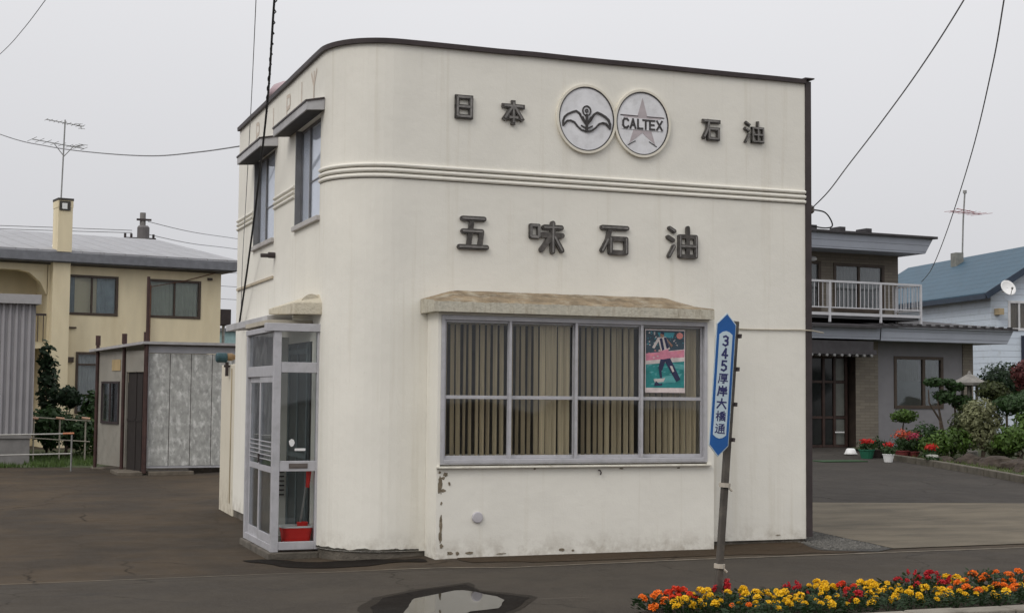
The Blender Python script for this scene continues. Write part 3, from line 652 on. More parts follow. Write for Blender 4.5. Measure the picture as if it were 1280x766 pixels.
# grey lean-to roof over the sliding door, and the concrete canopy over the corner
mb = MB(); a = [(3.05, 2.35), (X0-.002, 2.375), (X0-.002, 2.46), (3.05, 2.43)]
mb.add([(x, 15.63, z) for x, z in a]+[(x, 18.3, z) for x, z in a], [(0, 1, 2, 3), (7, 6, 5, 4), (0, 4, 5, 1), (1, 5, 6, 2), (2, 6, 7, 3), (3, 7, 4, 0)]); mb.build('porch_roof', M_GREY, SH, bevel=.004)
mb = MB(); mb.box(PX0+.0, X0-.003, 14.62, PY1+.1, 2.29, 2.335); mb.build('porch_soffit', mat('cream_soffit', (.45, .41, .33), .85), SH)
mb = MB()
cz0, cz1 = 2.437, 2.50
prof = [(3.06, 14.30), (3.345, 14.24), (3.345, 15.6), (3.06, 15.6)]
v0 = [(x, y, cz0-.06 if y < 14.6 else cz0) for x, y in prof]; v1 = [(x, y, cz1) for x, y in prof]; v2 = [(3.26, 14.36, 2.585), (3.345, 14.34, 2.59), (3.345, 15.3, 2.56), (3.26, 15.3, 2.55)]
mb = MB(); mb.add(v0+v1+v2, [(3, 2, 1, 0)] + [(i, (i+1) % 4, 4+(i+1) % 4, 4+i) for i in range(4)] + [(4+i, 4+(i+1) % 4, 8+(i+1) % 4, 8+i) for i in range(4)] + [(8, 9, 10, 11)])
CAN = mb.build('porch_canopy', M_CONC, SH, bevel=.01)
mb = MB(); arc_ = [(3.125+.235*k/12, 2.505+.085*math.sin(math.pi*k/12)**.8) for k in range(13)]
mb.prism(arc_, (0, 14.335, 0), (1, 0, 0), (0, 0, 1), .03); mb.build('arched_top', M_CONC, CAN)
# doorway inside: dark door, letter grille on the white end panel
DR = MB().box(X0-.012, X0-.004, 14.66, 15.76, .04, 2.12).build('inner_door', mat('dark_teal_door', (.04, .052, .055), .35, .25, 3), SH)
mb = MB()
for z_ in (.9, 2.0): mb.box(X0-.022, X0-.0125, 14.75, 15.7, z_, z_+.05)
for y_ in (14.75, 15.2, 15.65): mb.box(X0-.0215, X0-.0125, y_, y_+.05, .05, 2.1)
mb.build('inner_door_frame', mat('teal_grey_frame', (.13, .16, .165), .5), DR)
for k in range(8): MB().box(X0-.14, X0-.03, PY1-.075, PY1-.051, .46+.05*k, .475+.05*k).build('grille_bar', M_CAP, PO)

# ------------------------------------------------------------------ blinds and poster behind the front window
BL = ['', 'tan vertical blind panel whose right slats stand nearly shut', 'tan vertical blind panel left of the football poster pane', 'tan vertical blind panel hanging behind the football poster']
BL[0] = 'tan vertical blind panel with the widest dark gaps, nearest the porch'
for i in range(4):
    a, b = XM[i]+.02, XM[i+1]-.02
    root = empty('vertical_blind', ((a+b)/2, YB2+.2, .93)); tag(root, BL[i], 'blind', 'vertical blinds behind the front window')
    MB().box(a, b, YB2+.105, YB2+.145, 2.29, 2.33).build('headrail', M_WHITEIN, root)
    mb = MB(); n_ = 10
    for k in range(n_):
        x = a+(b-a)*(k+.5)/n_ + rng.uniform(-.006, .006)
        ang = R([72, 70, 66, 62][i] + rng.uniform(-10, 10))
        if i == 1 and k > 4: ang = R(36+rng.uniform(-6, 6))
        if i == 1 and k in (0, 1): ang = R(78)
        if i == 3: ang = R(60+rng.uniform(-10, 10))
        hw = .0305; dx, dy = math.cos(ang)*hw, -math.sin(ang)*hw; tw = rng.uniform(-.006, .006)
        yb = YB2+.125
        z1 = 2.289; z0 = .955+rng.uniform(0, .012)
        cv = .006
        mb.add([(x-dx, yb-dy, z1), (x, yb+cv, z1), (x+dx, yb+dy, z1), (x-dx+tw, yb-dy, z0), (x+tw, yb+cv, z0), (x+dx+tw, yb+dy, z0)], [(0, 1, 4, 3), (1, 2, 5, 4)])
    mb.build('slats', M_SLAT, root, recalc=False)
pc = [mat('poster_'+nm, c_, .35, .2, 14) for nm, c_ in (('dark_stand', (.045, .075, .1)), ('sky_teal', (.06, .3, .36)), ('pink', (.6, .22, .3)), ('pale', (.58, .52, .5)), ('pitch', (.025, .22, .22)), ('pitch_light', (.1, .34, .34)), ('navy', (.025, .03, .075)), ('salmon', (.66, .25, .22)), ('skin', (.3, .17, .12)), ('paper', (.7, .6, .58)))]
px0, px1, pz0, pz1 = 6.545, 6.99, 1.635, 2.265; yo = gy+.006 if 3 % 2 else gy-.016
def pp(mb, i, pts, lay): 
    mb.mat(i); mb.add([(px0+(px1-px0)*u, yo+.010-.0008*lay, pz0+(pz1-pz0)*v) for u, v in pts], [tuple(range(len(pts)))])
mb = MB(); yo = gy-.016
pp(mb, 9, [(-.02, -.02), (1.02, -.02), (1.02, 1.02), (-.02, 1.02)], 0)
pp(mb, 0, [(0, .62), (1, .7), (1, 1), (0, 1)], 1); pp(mb, 1, [(.3, .97), (.75, .97), (.7, .88), (.35, .9)], 2)
pp(mb, 2, [(0, .5), (1, .57), (1, .69), (0, .62)], 1.5); pp(mb, 3, [(0, .44), (1, .5), (1, .56), (0, .49)], 2)
pp(mb, 4, [(0, .06), (1, .06), (1, .5), (0, .44)], 1); pp(mb, 5, [(.2, .12), (.8, .16), (.95, .3), (.4, .24)], 2); pp(mb, 5, [(.6, .4), (1, .36), (1, .44), (.7, .47)], 2.3)
pp(mb, 3, [(.2, .2), (.5, .22), (.46, .16), (.24, .14)], 2.6)
pr_ = random.Random(4)
for k in range(70):
    u, v = pr_.uniform(.02, .97), pr_.uniform(.76, .98); q = pr_.uniform(.008, .02); pp(mb, pr_.choice((1, 1, 3, 6, 0)), [(u-q, v-q*.6), (u+q, v-q*.5), (u+q, v+q*.6), (u-q, v+q*.5)], 1.4+.01*k)
for k in range(40):
    u, v = pr_.uniform(.05, .95), pr_.uniform(.1, .44); q = pr_.uniform(.02, .07); pp(mb, pr_.choice((4, 5, 5)), [(u-q, v), (u, v-q*.2), (u+q, v+.01), (u, v+q*.25)], 1.5+.01*k)
for k in range(26):
    u, v = pr_.uniform(.05, .95), pr_.uniform(.55, .68); q = pr_.uniform(.015, .04); pp(mb, pr_.choice((2, 3, 7)), [(u-q, v), (u, v-q*.3), (u+q, v), (u, v+q*.3)], 1.9+.01*k)
pp(mb, 7, [(.88+.09*math.cos(k*.785), .92+.055*math.sin(k*.785)) for k in range(8)], 3)
pp(mb, 8, [(.42+.055*math.cos(k*.785), .93+.045*math.sin(k*.785)) for k in range(8)], 4)
pp(mb, 3, [(.3, .885), (.52, .9), (.63, .7), (.4, .64)], 3.4); pp(mb, 6, [(.35, .87), (.42, .88), (.48, .69), (.42, .67)], 4); pp(mb, 6, [(.46, .885), (.52, .89), (.61, .73), (.54, .7)], 4.1); pp(mb, 8, [(.52, .88), (.58, .84), (.7, .76), (.66, .73)], 3.9); pp(mb, 6, [(.37, .955), (.42, .985), (.48, .96), (.47, .93)], 4.3)
pp(mb, 3, [(.3, .88), (.34, .84), (.22, .7), (.16, .72)], 3.6); pp(mb, 2, [(.36, .66), (.58, .7), (.62, .52), (.4, .52)], 4.2)
pp(mb, 6, [(.46, .53), (.63, .55), (.9, .2), (.79, .16)], 4.6); pp(mb, 6, [(.38, .53), (.52, .53), (.42, .34), (.32, .38)], 4.8); pp(mb, 6, [(.33, .37), (.4, .36), (.42, .22), (.37, .22)], 5); pp(mb, 3, [(.62, .42), (.68, .42), (.74, .33), (.69, .32)], 5.2)
pp(mb, 6, [(.22, .12), (.26, .17), (.36, .12), (.42, .14), (.42, .1), (.22, .09)], 5.4)
tag(mb.build('poster', pc, recalc=False), 'football poster with a kicking player on green turf, taped inside the front window', 'poster')

# mop bucket and mop in the porch
BK = empty('mop_bucket', (3.165, 14.5, .019)); BK.scale = (.95, .95, .9); tag(BK, 'red plastic mop bucket with white rim standing inside the glazed porch', 'bucket')
def rrect(hx, hy, r, z, n=5):
    o_ = []
    for cx_, cy_, a0 in ((hx-r, hy-r, 0), (-hx+r, hy-r, 90), (-hx+r, -hy+r, 180), (hx-r, -hy+r, 270)):
        for k in range(n): a = R(a0+90*k/(n-1)); o_.append((cx_+r*math.cos(a), cy_+r*math.sin(a), z))
    return o_
def tub(mb, secs):
    k = len(secs[0]); vs = [v for s_ in secs for v in s_]; mb.add(vs, [(i*k+j, i*k+(j+1) % k, (i+1)*k+(j+1) % k, (i+1)*k+j) for i in range(len(secs)-1) for j in range(k)] + [tuple(range(k)), tuple((len(secs)-1)*k+j for j in range(k))])
mb = MB(); tub(mb, [rrect(.115, .09, .04, .002), rrect(.165, .125, .05, .23), rrect(.158, .118, .05, .23), rrect(.135, .095, .04, .02)]); mb.build('tub', M_RED, BK, world=False, smooth=False)
mb = MB(); tub(mb, [rrect(.172, .132, .05, .232), rrect(.172, .132, .05, .252), rrect(.152, .112, .05, .252), rrect(.152, .112, .05, .232)]); mb.build('rim', M_WHITE, BK, world=False)
mb = MB(); mb.lathe([(.055, .19), (.062, .285), (.05, .29), (.045, .2)], (.07, .0, 0), 16); mb.build('wringer', M_RED, BK, world=False)
MP = empty('mop', (3.2, 14.5, .13)); tag(MP, 'grey handled mop with red grip leaning in the porch beside the bucket', 'mop')
mb = MB(); mb.tube([(.0, .02, .05), (.08, -.06, .72)], .011, 8); mb.build('handle', M_STEEL, MP, world=False)
mb = MB(); mb.tube([(.067, -.046, .5), (.081, -.061, .72), (.083, -.062, .745)], [.02, .03, .012], 10); mb.build('grip', M_RED, MP, world=False)

# ------------------------------------------------------------------ low annex wall behind, alarm lamp on it
AN = empty('low_annex_wall', (3.5, 19.8, 0)); tag(AN, 'low cream annex wall with stained corner behind the shop', 'wall')
mb = MB(); mb.box(X0+.002, X0+1.4, YB+.004, 20.28, -.12, 1.96); mb.build('wall', stucco('annex_render', (.66, .61, .5), .5), AN, bevel=.015)
MB().box(X0-.004, X0-.001, 19.40, 19.46, .1, 1.9).build('water_stain', mat('water_stain', (.38, .31, .2), .95, .4, 9, stretch=(1, 1, .2)), AN)
AL = empty('wall_lamp', (X0-.06, 19.6, 2.02)); tag(AL, 'small teal and orange lamp fixed on the low annex wall', 'lamp')
mb = MB(); mb.lathe([(.05, -.13), (.068, -.11), (.068, .0), (.055, .02)], (0, 0, .03), 14, 'x'); mb.build('housing', mat('teal_plastic', (.035, .085, .10), .6, .3, 9), AL, world=False)
mb = MB(); mb.lathe([(.05, .021), (.055, .08), (.03, .13), (.005, .135)], (0, 0, .04), 14, 'x'); mb.build('orange_lens', mat('orange_tan', (.26, .17, .085), .6, .3, 9), AL, world=False)
mb = MB(); mb.box(.0, .04, -.02, .02, -.22, -.03); mb.box(-.02, .12, -.015, .015, -.1, -.07); mb.build('bracket', M_CAP, AL, world=False)

# ------------------------------------------------------------------ route sign
SG = empty('route_sign', (5.265, 9.55, 0)); tag(SG, 'blue and pale arrow ended route sign on a leaning steel post', 'road sign')
top = Vector((5.418, 9.53, 2.16)); base = Vector((5.262, 9.55, -.1))
mb = MB(); mb.bar(base, top, .048, .045, (0, 1, 0)); mb.build('post', M_POST, SG, bevel=.006)
tilt = (top-base).normalized()
fxy = Vector((-.28, -1, 0)).normalized()                   # the face looks at the street
us = tilt.cross(fxy)*-1; us = (us - tilt*us.dot(tilt)).normalized()
if us.x < 0: us = -us
nf = us.cross(tilt)
pc_ = Vector((5.287, 9.50, 1.68))
def sp(poly, lay, d=.003): 
    m_ = MB(); m_.prism(poly, pc_ + nf*lay, us, tilt, d); return m_
HW, HH = .074, .54
SB = sp([(-HW, -HH+.085), (0, -HH), (HW, -HH+.085), (HW, HH-.085), (0, HH), (-HW, HH-.085)], 0, .02).build('sign_board', M_SIGNW, SG, bevel=.002)
HWb = .069
sp([(-HWb, -HH+.09), (0, -HH+.012), (HWb, -HH+.09), (HWb, HH-.09), (0, HH-.012), (-HWb, HH-.09)], .0205, .002).build('blue_border', M_BLUE, SB)
iw = .05
pan = [(-iw, -HH+.165), (-iw*.5, -HH+.145), (0, -HH+.138), (iw*.5, -HH+.145), (iw, -HH+.165), (iw, HH-.165), (iw*.5, HH-.145), (0, HH-.138), (-iw*.5, HH-.145), (-iw, HH-.165)]
sp(pan, .0228, .002).build('pale_panel', M_SIGNW, SB)
K = {
 '3': [((.15, .9), (.5, 1)), ((.5, 1), (.85, .85)), ((.85, .85), (.8, .6)), ((.8, .6), (.45, .52)), ((.45, .52), (.85, .4)), ((.85, .4), (.85, .15)), ((.85, .15), (.5, 0)), ((.5, 0), (.12, .12))],
 '4': [((.65, 0), (.65, 1)), ((.65, 1), (.1, .3)), ((.1, .3), (.95, .3))],
 '5': [((.85, 1), (.22, 1)), ((.22, 1), (.18, .55)), ((.18, .55), (.5, .63)), ((.5, .63), (.85, .45)), ((.85, .45), (.85, .2)), ((.85, .2), (.5, 0)), ((.5, 0), (.12, .1))],
 'thick': [((.08, .95), (.98, .95)), ((.14, .95), (.1, .4)), ((.1, .4), (.0, .02)), ((.32, .84), (.86, .84)), ((.86, .84), (.86, .56)), ((.86, .56), (.32, .56)), ((.32, .56), (.32, .84)), ((.32, .7), (.86, .7)), ((.28, .44), (.86, .44)), ((.86, .44), (.6, .32)), ((.6, .32), (.6, .02)), ((.6, .02), (.45, .05)), ((.22, .24), (.98, .24))],
 'shore': [((.5, 1), (.5, .8)), ((.15, .93), (.15, .78)), ((.15, .78), (.88, .78)), ((.88, .78), (.88, .93)), ((.12, .64), (.96, .64)), ((.16, .64), (.02, .02)), ((.34, .48), (.92, .48)), ((.26, .26), (.98, .26)), ((.62, .48), (.62, 0))],
 'big': [((.03, .64), (.97, .64)), ((.5, 1), (.48, .6)), ((.48, .6), (.04, .02)), ((.52, .6), (.97, .02))],
 'bridge': [((.0, .7), (.34, .7)), ((.18, 1), (.18, 0)), ((.18, .62), (.02, .3)), ((.2, .6), (.34, .42)), ((.85, .98), (.5, .9)), ((.4, .8), (1, .8)), ((.68, .93), (.42, .62)), ((.7, .78), (1, .6)), ((.52, .66), (.84, .66)), ((.84, .66), (.84, .53)), ((.84, .53), (.52, .53)), ((.52, .53), (.52, .66)), ((.42, 0), (.42, .43)), ((.42, .43), (.96, .43)), ((.96, .43), (.96, .02)), ((.56, .3), (.82, .3)), ((.82, .3), (.82, .12)), ((.82, .12), (.56, .12)), ((.56, .12), (.56, .3))],
 'street': [((.08, .95), (.2, .82)), ((.03, .6), (.2, .6)), ((.2, .6), (.16, .22)), ((.16, .22), (.0, .06)), ((.14, .16), (.35, .04)), ((.35, .04), (1, .04)), ((.38, .95), (.9, .95)), ((.9, .95), (.68, .82)), ((.4, .74), (.4, .16)), ((.4, .74), (.94, .74)), ((.94, .74), (.94, .18)), ((.4, .56), (.94, .56)), ((.4, .38), (.94, .38)), ((.67, .74), (.67, .16))],
}
row = ['3', '4', '5', 'thick', 'shore', 'big', 'bridge', 'street']; ztop = HH-.165; hh = (2*HH-.33)/8
for i, ch in enumerate(row):
    cw = .046 if ch in '345' else .07; ch_h = hh*.76; xo = -cw/2; zo = ztop-hh*(i+.5)-ch_h/2; mb = MB()
    for j, (a, b) in enumerate(K[ch]):
        p_ = Vector((xo+cw*a[0], zo+ch_h*a[1])); q_ = Vector((xo+cw*b[0], zo+ch_h*b[1])); t_ = (q_-p_).normalized(); n_ = Vector((-t_.y, t_.x)); w_ = .014 if ch in '345' else .0115 if len(K[ch]) < 10 else .0078
        e_ = t_*w_*.4; mb.prism([tuple(v) for v in (p_-e_+n_*w_/2, p_-e_-n_*w_/2, q_+e_-n_*w_/2, q_+e_+n_*w_/2)], pc_+nf*.0249, us, tilt, .0008+.0001*j)
    mb.build('sign_character', M_NAVY, SB)
for h in (2.05, 1.80, 1.535, 1.27):
    c_ = base + tilt*((h+.1)/tilt.z); mb = MB(); mb.bar(c_-us*.05+nf*.0, c_+us*.052, .04, .022, tilt); mb.bar(c_+us*.04-nf*.03, c_+us*.04+nf*.03, .02, .03, tilt); mb.build('clamp', M_CAP, SG)
mb = MB()
for h, r_ in ((.93, .038), (.33, .036), (.1, .036)):
    c_ = base + tilt*((h+.1)/tilt.z); mb.tube([c_-tilt*.016, c_+tilt*.016], r_+.006, 9); mb.tube([c_+us*.03-tilt*.02-nf*-.02, c_+us*.055+nf*.02-tilt*.04], .009, 6)
mb.build('tied_string', mat('pale_string', (.42, .38, .32), .9), SG)

# ------------------------------------------------------------------ kerbside flower bed
KB = [(4.55, 8.70), (14, 8.78)]
mb = MB()
for i in range(24):
    x0, x1 = 4.6+.42*i, 4.6+.42*i+.412
    mb.box(x0, x1, 8.46+.008*(i % 2), 8.66, -.05, .085+.004*math.sin(i*2))
tag(mb.build('kerb', mat('kerb_concrete', (.22, .2, .165), .9, .2, 6, .5, 60, dirt=(.1, .085, .065), damt=.7), bevel=.012), kind='structure')
sheet('flower_bed_soil', [(4.62, 8.67), (13, 8.67), (13, 9.72), (4.9, 9.66), (4.6, 9.5)], .03, mat('bed_soil', (.035, .025, .017), .95, .4, 20, 1, 30), jitter=.05)
M_LEAF = mat('flower_foliage', (.02, .045, .014), .6, .3, 20, leaf=1)
FC = {'yellow': mat('petal_yellow', (.82, .5, .01), .6, .15, 30, leaf=0), 'orange': mat('petal_orange', (.8, .17, .008), .6, .2, 30), 'red': mat('petal_red', (.45, .012, .02), .6, .3, 30), 'scarlet': mat('petal_scarlet', (.66, .05, .012), .6, .3, 30)}
def bloom_mesh(seed, plume=False):
    r = random.Random(seed); mb = MB()
    for k in range(46):
        if plume: h = r.random(); q = (1-h)*.6+.12; c = Vector((q*.5*math.cos(k*2.4), q*.5*math.sin(k*2.4), h*2.6-.3)); d = Vector((math.cos(k*2.4), math.sin(k*2.4), 1.1)).normalized()
        else:
            t = k/46; ph = k*2.3999; th = math.acos(1-1.25*t); d = Vector((math.sin(th)*math.cos(ph), math.sin(th)*math.sin(ph), math.cos(th))); c = d*.55
        s1 = d.orthogonal().normalized(); s1.rotate(Matrix.Rotation(r.random()*6.28, 3, d)); s2 = d.cross(s1)
        w = r.uniform(.22, .34); l = r.uniform(.4, .6)
        tip = (d + s1*r.uniform(-.5, .5) + s2*r.uniform(-.5, .5)).normalized()
        mb.add([c-s1*w, c+tip*l*.7-s2*w, c+tip*l, c+tip*l*.7+s2*w, c+s1*w], [(0, 1, 2), (0, 2, 4), (2, 3, 4)])
    return mb
def foliage(seed, h, w, n=190):
    r = random.Random(seed); mb = MB()
    for k in range(n):
        a = r.random()*6.28; q = w*math.sqrt(r.random()); z = r.uniform(.01, h)*(1-.35*(q/w)**2); c = Vector((q*math.cos(a), q*math.sin(a), z))
        d = Vector((math.cos(a)+r.uniform(-.7, .7), math.sin(a)+r.uniform(-.7, .7), r.uniform(.1, 1.2))).normalized(); s_ = d.orthogonal().normalized()*r.uniform(.006, .011); l = r.uniform(.03, .055)
        mb.add([c, c+d*l*.5+s_, c+d*l, c+d*l*.5-s_], [(0, 1, 2, 3)])
    for k in range(7):
        a = k*.9; mb.tube([(0, 0, -.02), (w*.4*math.cos(a), w*.4*math.sin(a), h*.85)], .003, 4)
    return mb
protos = {}
BM = {}
for cn in FC:
    for v in range(2):
        me_o = bloom_mesh(hash((len(cn), v)) % 99, plume=(cn == 'red' and v == 0)).build('bloom', FC[cn], None, recalc=False); BM[cn, v] = me_o.data; bpy.data.objects.remove(me_o)
FLAB = {'yellow': ('clump of yellow marigolds blooming in the kerbside flower bed', 'yellow marigolds along the kerb'), 'orange': ('clump of orange marigolds standing in the kerbside flower bed', 'orange marigolds along the kerb'), 'red': ('clump of crimson plumed celosia in the kerbside flower bed', 'crimson flowers along the kerb'), 'scarlet': ('clump of scarlet marigolds among the yellow ones by the kerb', 'scarlet marigolds along the kerb')}
fol = []
for v in range(4):
    o = foliage(40+v, .15+.015*v, .13).build('foliage', M_LEAF, None, recalc=False); fol.append(o.data); bpy.data.objects.remove(o)
def plant(x, y, cn, h, n, spread=.125):
    root = empty('flower_plant', (x, y, .028), rng.uniform(0, 6.28)); tag(root, FLAB[cn][0], 'flowers', FLAB[cn][1])
    f = link('foliage', fol[rng.randrange(4)], root); f.scale = (1, 1, h/.165)
    for k in range(n):
        a = 2.4*k+rng.uniform(-.3, .3); q = spread*math.sqrt((k+.5)/n); b = link('bloom', BM[cn, rng.randrange(2)], root)
        r_ = rng.choice((.022, .026, .031, .036, .04))*rng.uniform(.9, 1.1); b.scale = (r_, r_, r_*rng.uniform(.75, 1.0)); b.location = (q*math.cos(a), q*math.sin(a), h*(1.0-.45*(q/spread)**2)+rng.uniform(-.02, .02)); b.rotation_euler = (rng.uniform(-.5, .5), rng.uniform(-.5, .5), rng.uniform(0, 6))
x = 4.72; i = 0
while x < 8.85:
    t = (x-4.7)/4.1
    # back row: tall mixed; middle; front row yellow
    cb = ('orange', 'scarlet', 'yellow', 'red', 'yellow', 'yellow', 'red', 'yellow', 'scarlet', 'yellow', 'yellow', 'red', 'red', 'yellow', 'orange', 'orange', 'orange', 'scarlet', 'orange', 'yellow', 'orange')[min(20, int(t*21))]
    plant(x+rng.uniform(-.04, .04), 9.5+rng.uniform(-.05, .05), cb, (.13+.02*t)+rng.uniform(-.02, .02) + (.025 if cb in ('orange', 'red') and t > .4 else 0), rng.choice((5, 6, 7, 8)))
    cm = rng.choice(('yellow', 'yellow', 'scarlet' if t < .25 else 'yellow', 'red' if t < .4 else 'yellow', 'orange' if t > .55 else 'yellow', 'yellow'))
    plant(x+.09+rng.uniform(-.04, .04), 9.26+rng.uniform(-.05, .05), cm, .12+rng.uniform(-.035, .015), rng.choice((3, 4, 5, 7)))
    if x > 5.0: plant(x+.02+rng.uniform(-.04, .04), 9.0+rng.uniform(-.04, .04), 'yellow' if rng.random() < .85 else 'orange', .105+rng.uniform(-.03, .012), rng.choice((1, 2, 3, 4)))
    x += .205; i += 1

# ------------------------------------------------------------------ vegetation helper
def leaf_cloud(mb, blobs, n, size, seed, shell=.55):
    r = random.Random(seed); vol = [b[3]*b[4]*b[5] for b in blobs]; tot = sum(vol)
    for (cx, cy, cz, rx, ry, rz), v in zip(blobs, vol):
        for k in range(max(20, int(n*v**.8/sum(q**.8 for q in vol)))):
            d = Vector((r.gauss(0, 1), r.gauss(0, 1), r.gauss(0, 1))).normalized()
            w = 1+.28*noise.noise(d*1.9+Vector((cx, cy, seed)))+.12*noise.noise(d*5+Vector((seed, cx, 0)))
            q = (shell+(1-shell)*r.random())*w
            c = Vector((cx+rx*q*d.x, cy+ry*q*d.y, cz+rz*q*d.z))
            nn = (d + Vector((r.uniform(-1, 1), r.uniform(-1, 1), r.uniform(-.6, 1)))*.9).normalized(); a = nn.orthogonal().normalized(); a.rotate(Matrix.Rotation(r.random()*6.28, 3, nn)); b = nn.cross(a)
            s1 = size*r.uniform(.6, 1.3); s2 = s1*.5
            mb.add([c-a*s1, c-b*s2+a*s1*.1, c+a*s1, c+b*s2+a*s1*.1], [(0, 1, 2, 3)])
def green(nm, c): return mat(nm, c, .6, .3, 3, leaf=1)
def bush(name, loc, blobs, n, size, m, label, cat, seed, stems=((0, 0, .5),), group=None, shell=.55, core=True):
    root = empty(name, loc); tag(root, label, cat, group)
    mb = MB(); leaf_cloud(mb, blobs, n, size, seed, shell); mb.build('crown', m, root, world=False, recalc=False)
    mb = MB()
    for x, y, h in stems:
        j = [(x*.2, y*.2, -.1), (x*.5+.02, y*.5, h*.4), (x, y, h)]
        mb.tube([j[0], (x*.35+.05*math.sin(h*9), y*.3, h*.25), (x*.55+.07*math.sin(h*5+x*9), y*.5+.03, h*.55), (x*.9-.03, y, h*.8), j[2]], [.034, .028, .024, .017, .01], 7)
    for b in blobs:
        for k in range(3):
            a = k*2.1+b[0]; mb.tube([(b[0], b[1], b[2]-b[5]*.7), (b[0]+b[3]*.5*math.cos(a), b[1]+b[4]*.5*math.sin(a), b[2]+b[5]*.3)], [.02, .007], 5)
    mb.build('trunk', mat('bark', (.08, .06, .045), .95, .3, 12, .8, 30), root, world=False)
    return root

# ------------------------------------------------------------------ house building kit (local frame: x along the front, y into the house)
def wall_panel(mb, x0, x1, z0, z1, y, holes, depth=.13):
    xs = sorted(set([x0, x1]+[h[0] for h in holes]+[h[1] for h in holes])); zs = sorted(set([z0, z1]+[h[2] for h in holes]+[h[3] for h in holes]))
    for a, b in zip(xs[:-1], xs[1:]):
        for c, d in zip(zs[:-1], zs[1:]):
            if any(h[0] <= a and b <= h[1] and h[2] <= c and d <= h[3] for h in holes): continue
            mb.add([(a, y, c), (b, y, c), (b, y, d), (a, y, d)], [(0, 1, 2, 3)])
    for a, b, c, d in holes:
        q = [(a, c), (b, c), (b, d), (a, d)]
        for i in range(4):
            (u, v), (w, t) = q[i], q[(i+1) % 4]; mb.add([(u, y, v), (w, y, t), (w, y+depth, t), (u, y+depth, v)], [(0, 1, 2, 3)])
        mb.add([(a, y+depth, c), (b, y+depth, c), (b, y+depth, d), (a, y+depth, d)], [(0, 1, 2, 3)])
M_DKROOM = mat('dark_room', (.02, .02, .02), .9)
M_HGLASS = glass('house_glass', (.88, .9, .9), .8)
def house_window(root, x0, x1, z0, z1, y, frame, curtain=None, cut=1, w=.05, rails=(), curt2=None):
    mb = MB(); mb.box(x0-.02, x0+w, y-.025, y+.06, z0-.02, z1+.02); mb.box(x1-w, x1+.02, y-.025, y+.06, z0-.02, z1+.02); mb.box(x0+w, x1-w, y-.025, y+.06, z1-w, z1+.02); mb.box(x0+w, x1-w, y-.025, y+.06, z0-.02, z0+w)
    for k in range(cut): xm = x0+(x1-x0)*(k+1)/(cut+1); mb.box(xm-w*.5, xm+w*.5, y-.01, y+.05, z0+w, z1-w)
    for z in rails: mb.box(x0+w, x1-w, y-.015, y+.045, z-w*.5, z+w*.5)
    f = mb.build('window', frame, root, world=False, bevel=.004)
    MB().box(x0+w, x1-w, y+.02, y+.026, z0+w, z1-w).build('pane', M_HGLASS, f, world=False)
    if curtain:
        mb = MB(); n_ = 40; vs = []
        xa, xb = x0+w, x1-w
        for rg in (curt2 or [(0, 1)]):
            vs = []
            for k in range(n_+1): x_ = xa+(xb-xa)*(rg[0]+(rg[1]-rg[0])*k/n_); yy = y+.095+.012*math.sin(k*1.9); vs += [(x_, yy, z0+.02), (x_, yy, z1-.02)]
            mb.add(vs, [(2*k, 2*k+2, 2*k+3, 2*k+1) for k in range(n_)])
        mb.build('curtain', curtain, f, world=False, recalc=False)
    return f
def clad(name, col, period=.22, axis='x', depth=.3, rough=.6, var=.06, dirt=None):
    """sheet cladding: ribs or boards along one axis, as bump and darker groove colour"""
    m, n, o = nodes(name); p = N(n, 'ShaderNodeBsdfPrincipled'); p.inputs['Roughness'].default_value = rough
    t = n.nodes.new('ShaderNodeTexCoord'); sp_ = n.nodes.new('ShaderNodeSeparateXYZ'); n.links.new(t.outputs['Object'], sp_.inputs[0])
    mu = N(n, 'ShaderNodeMath', operation='MULTIPLY'); n.links.new(sp_.outputs[axis.upper()], mu.inputs[0]); mu.inputs[1].default_value = 1/period
    fr = N(n, 'ShaderNodeMath', operation='FRACT'); n.links.new(mu.outputs[0], fr.inputs[0])
    gr = ramp(n, fr.outputs[0], .0, .12); gr.color_ramp.elements.new(.9); gr.color_ramp.elements[2].color = (1, 1, 1, 1) ; gr.color_ramp.elements[1].position = .1
    b = N(n, 'ShaderNodeBump', Strength=depth, Distance=.03); n.links.new(gr.outputs[0], b.inputs['Height']); n.links.new(b.outputs[0], p.inputs['Normal'])
    a = noise_n(n, t.outputs['Object'], 2.5, 6, .65); r = ramp(n, a.outputs['Fac'], .3, .7)
    c = mixc(n, r.outputs[0], tuple(x*(1-var) for x in col), tuple(x*(1+var) for x in col))
    c = mixc(n, gr.outputs[0], tuple(x*.7 for x in col), c)
    if dirt:
        d = noise_n(n, t.outputs['Object'], 5, 6, .7); dr = ramp(n, d.outputs['Fac'], .52, .7); c = mixc(n, dr.outputs[0], c, dirt)
    n.links.new(c, p.inputs['Base Color']); n.links.new(p.outputs[0], o.inputs[0]); return m
def quadslab(mb, pts, th):
    """slab from 4 top corners, th thick downwards"""
    p = [Vector(q) for q in pts]; lo = [q-Vector((0, 0, th)) for q in p]
    mb.add(p+lo, [(0, 1, 2, 3), (7, 6, 5, 4)]+[(i, 4+i, 4+(i+1) % 4, (i+1) % 4) for i in range(4)])

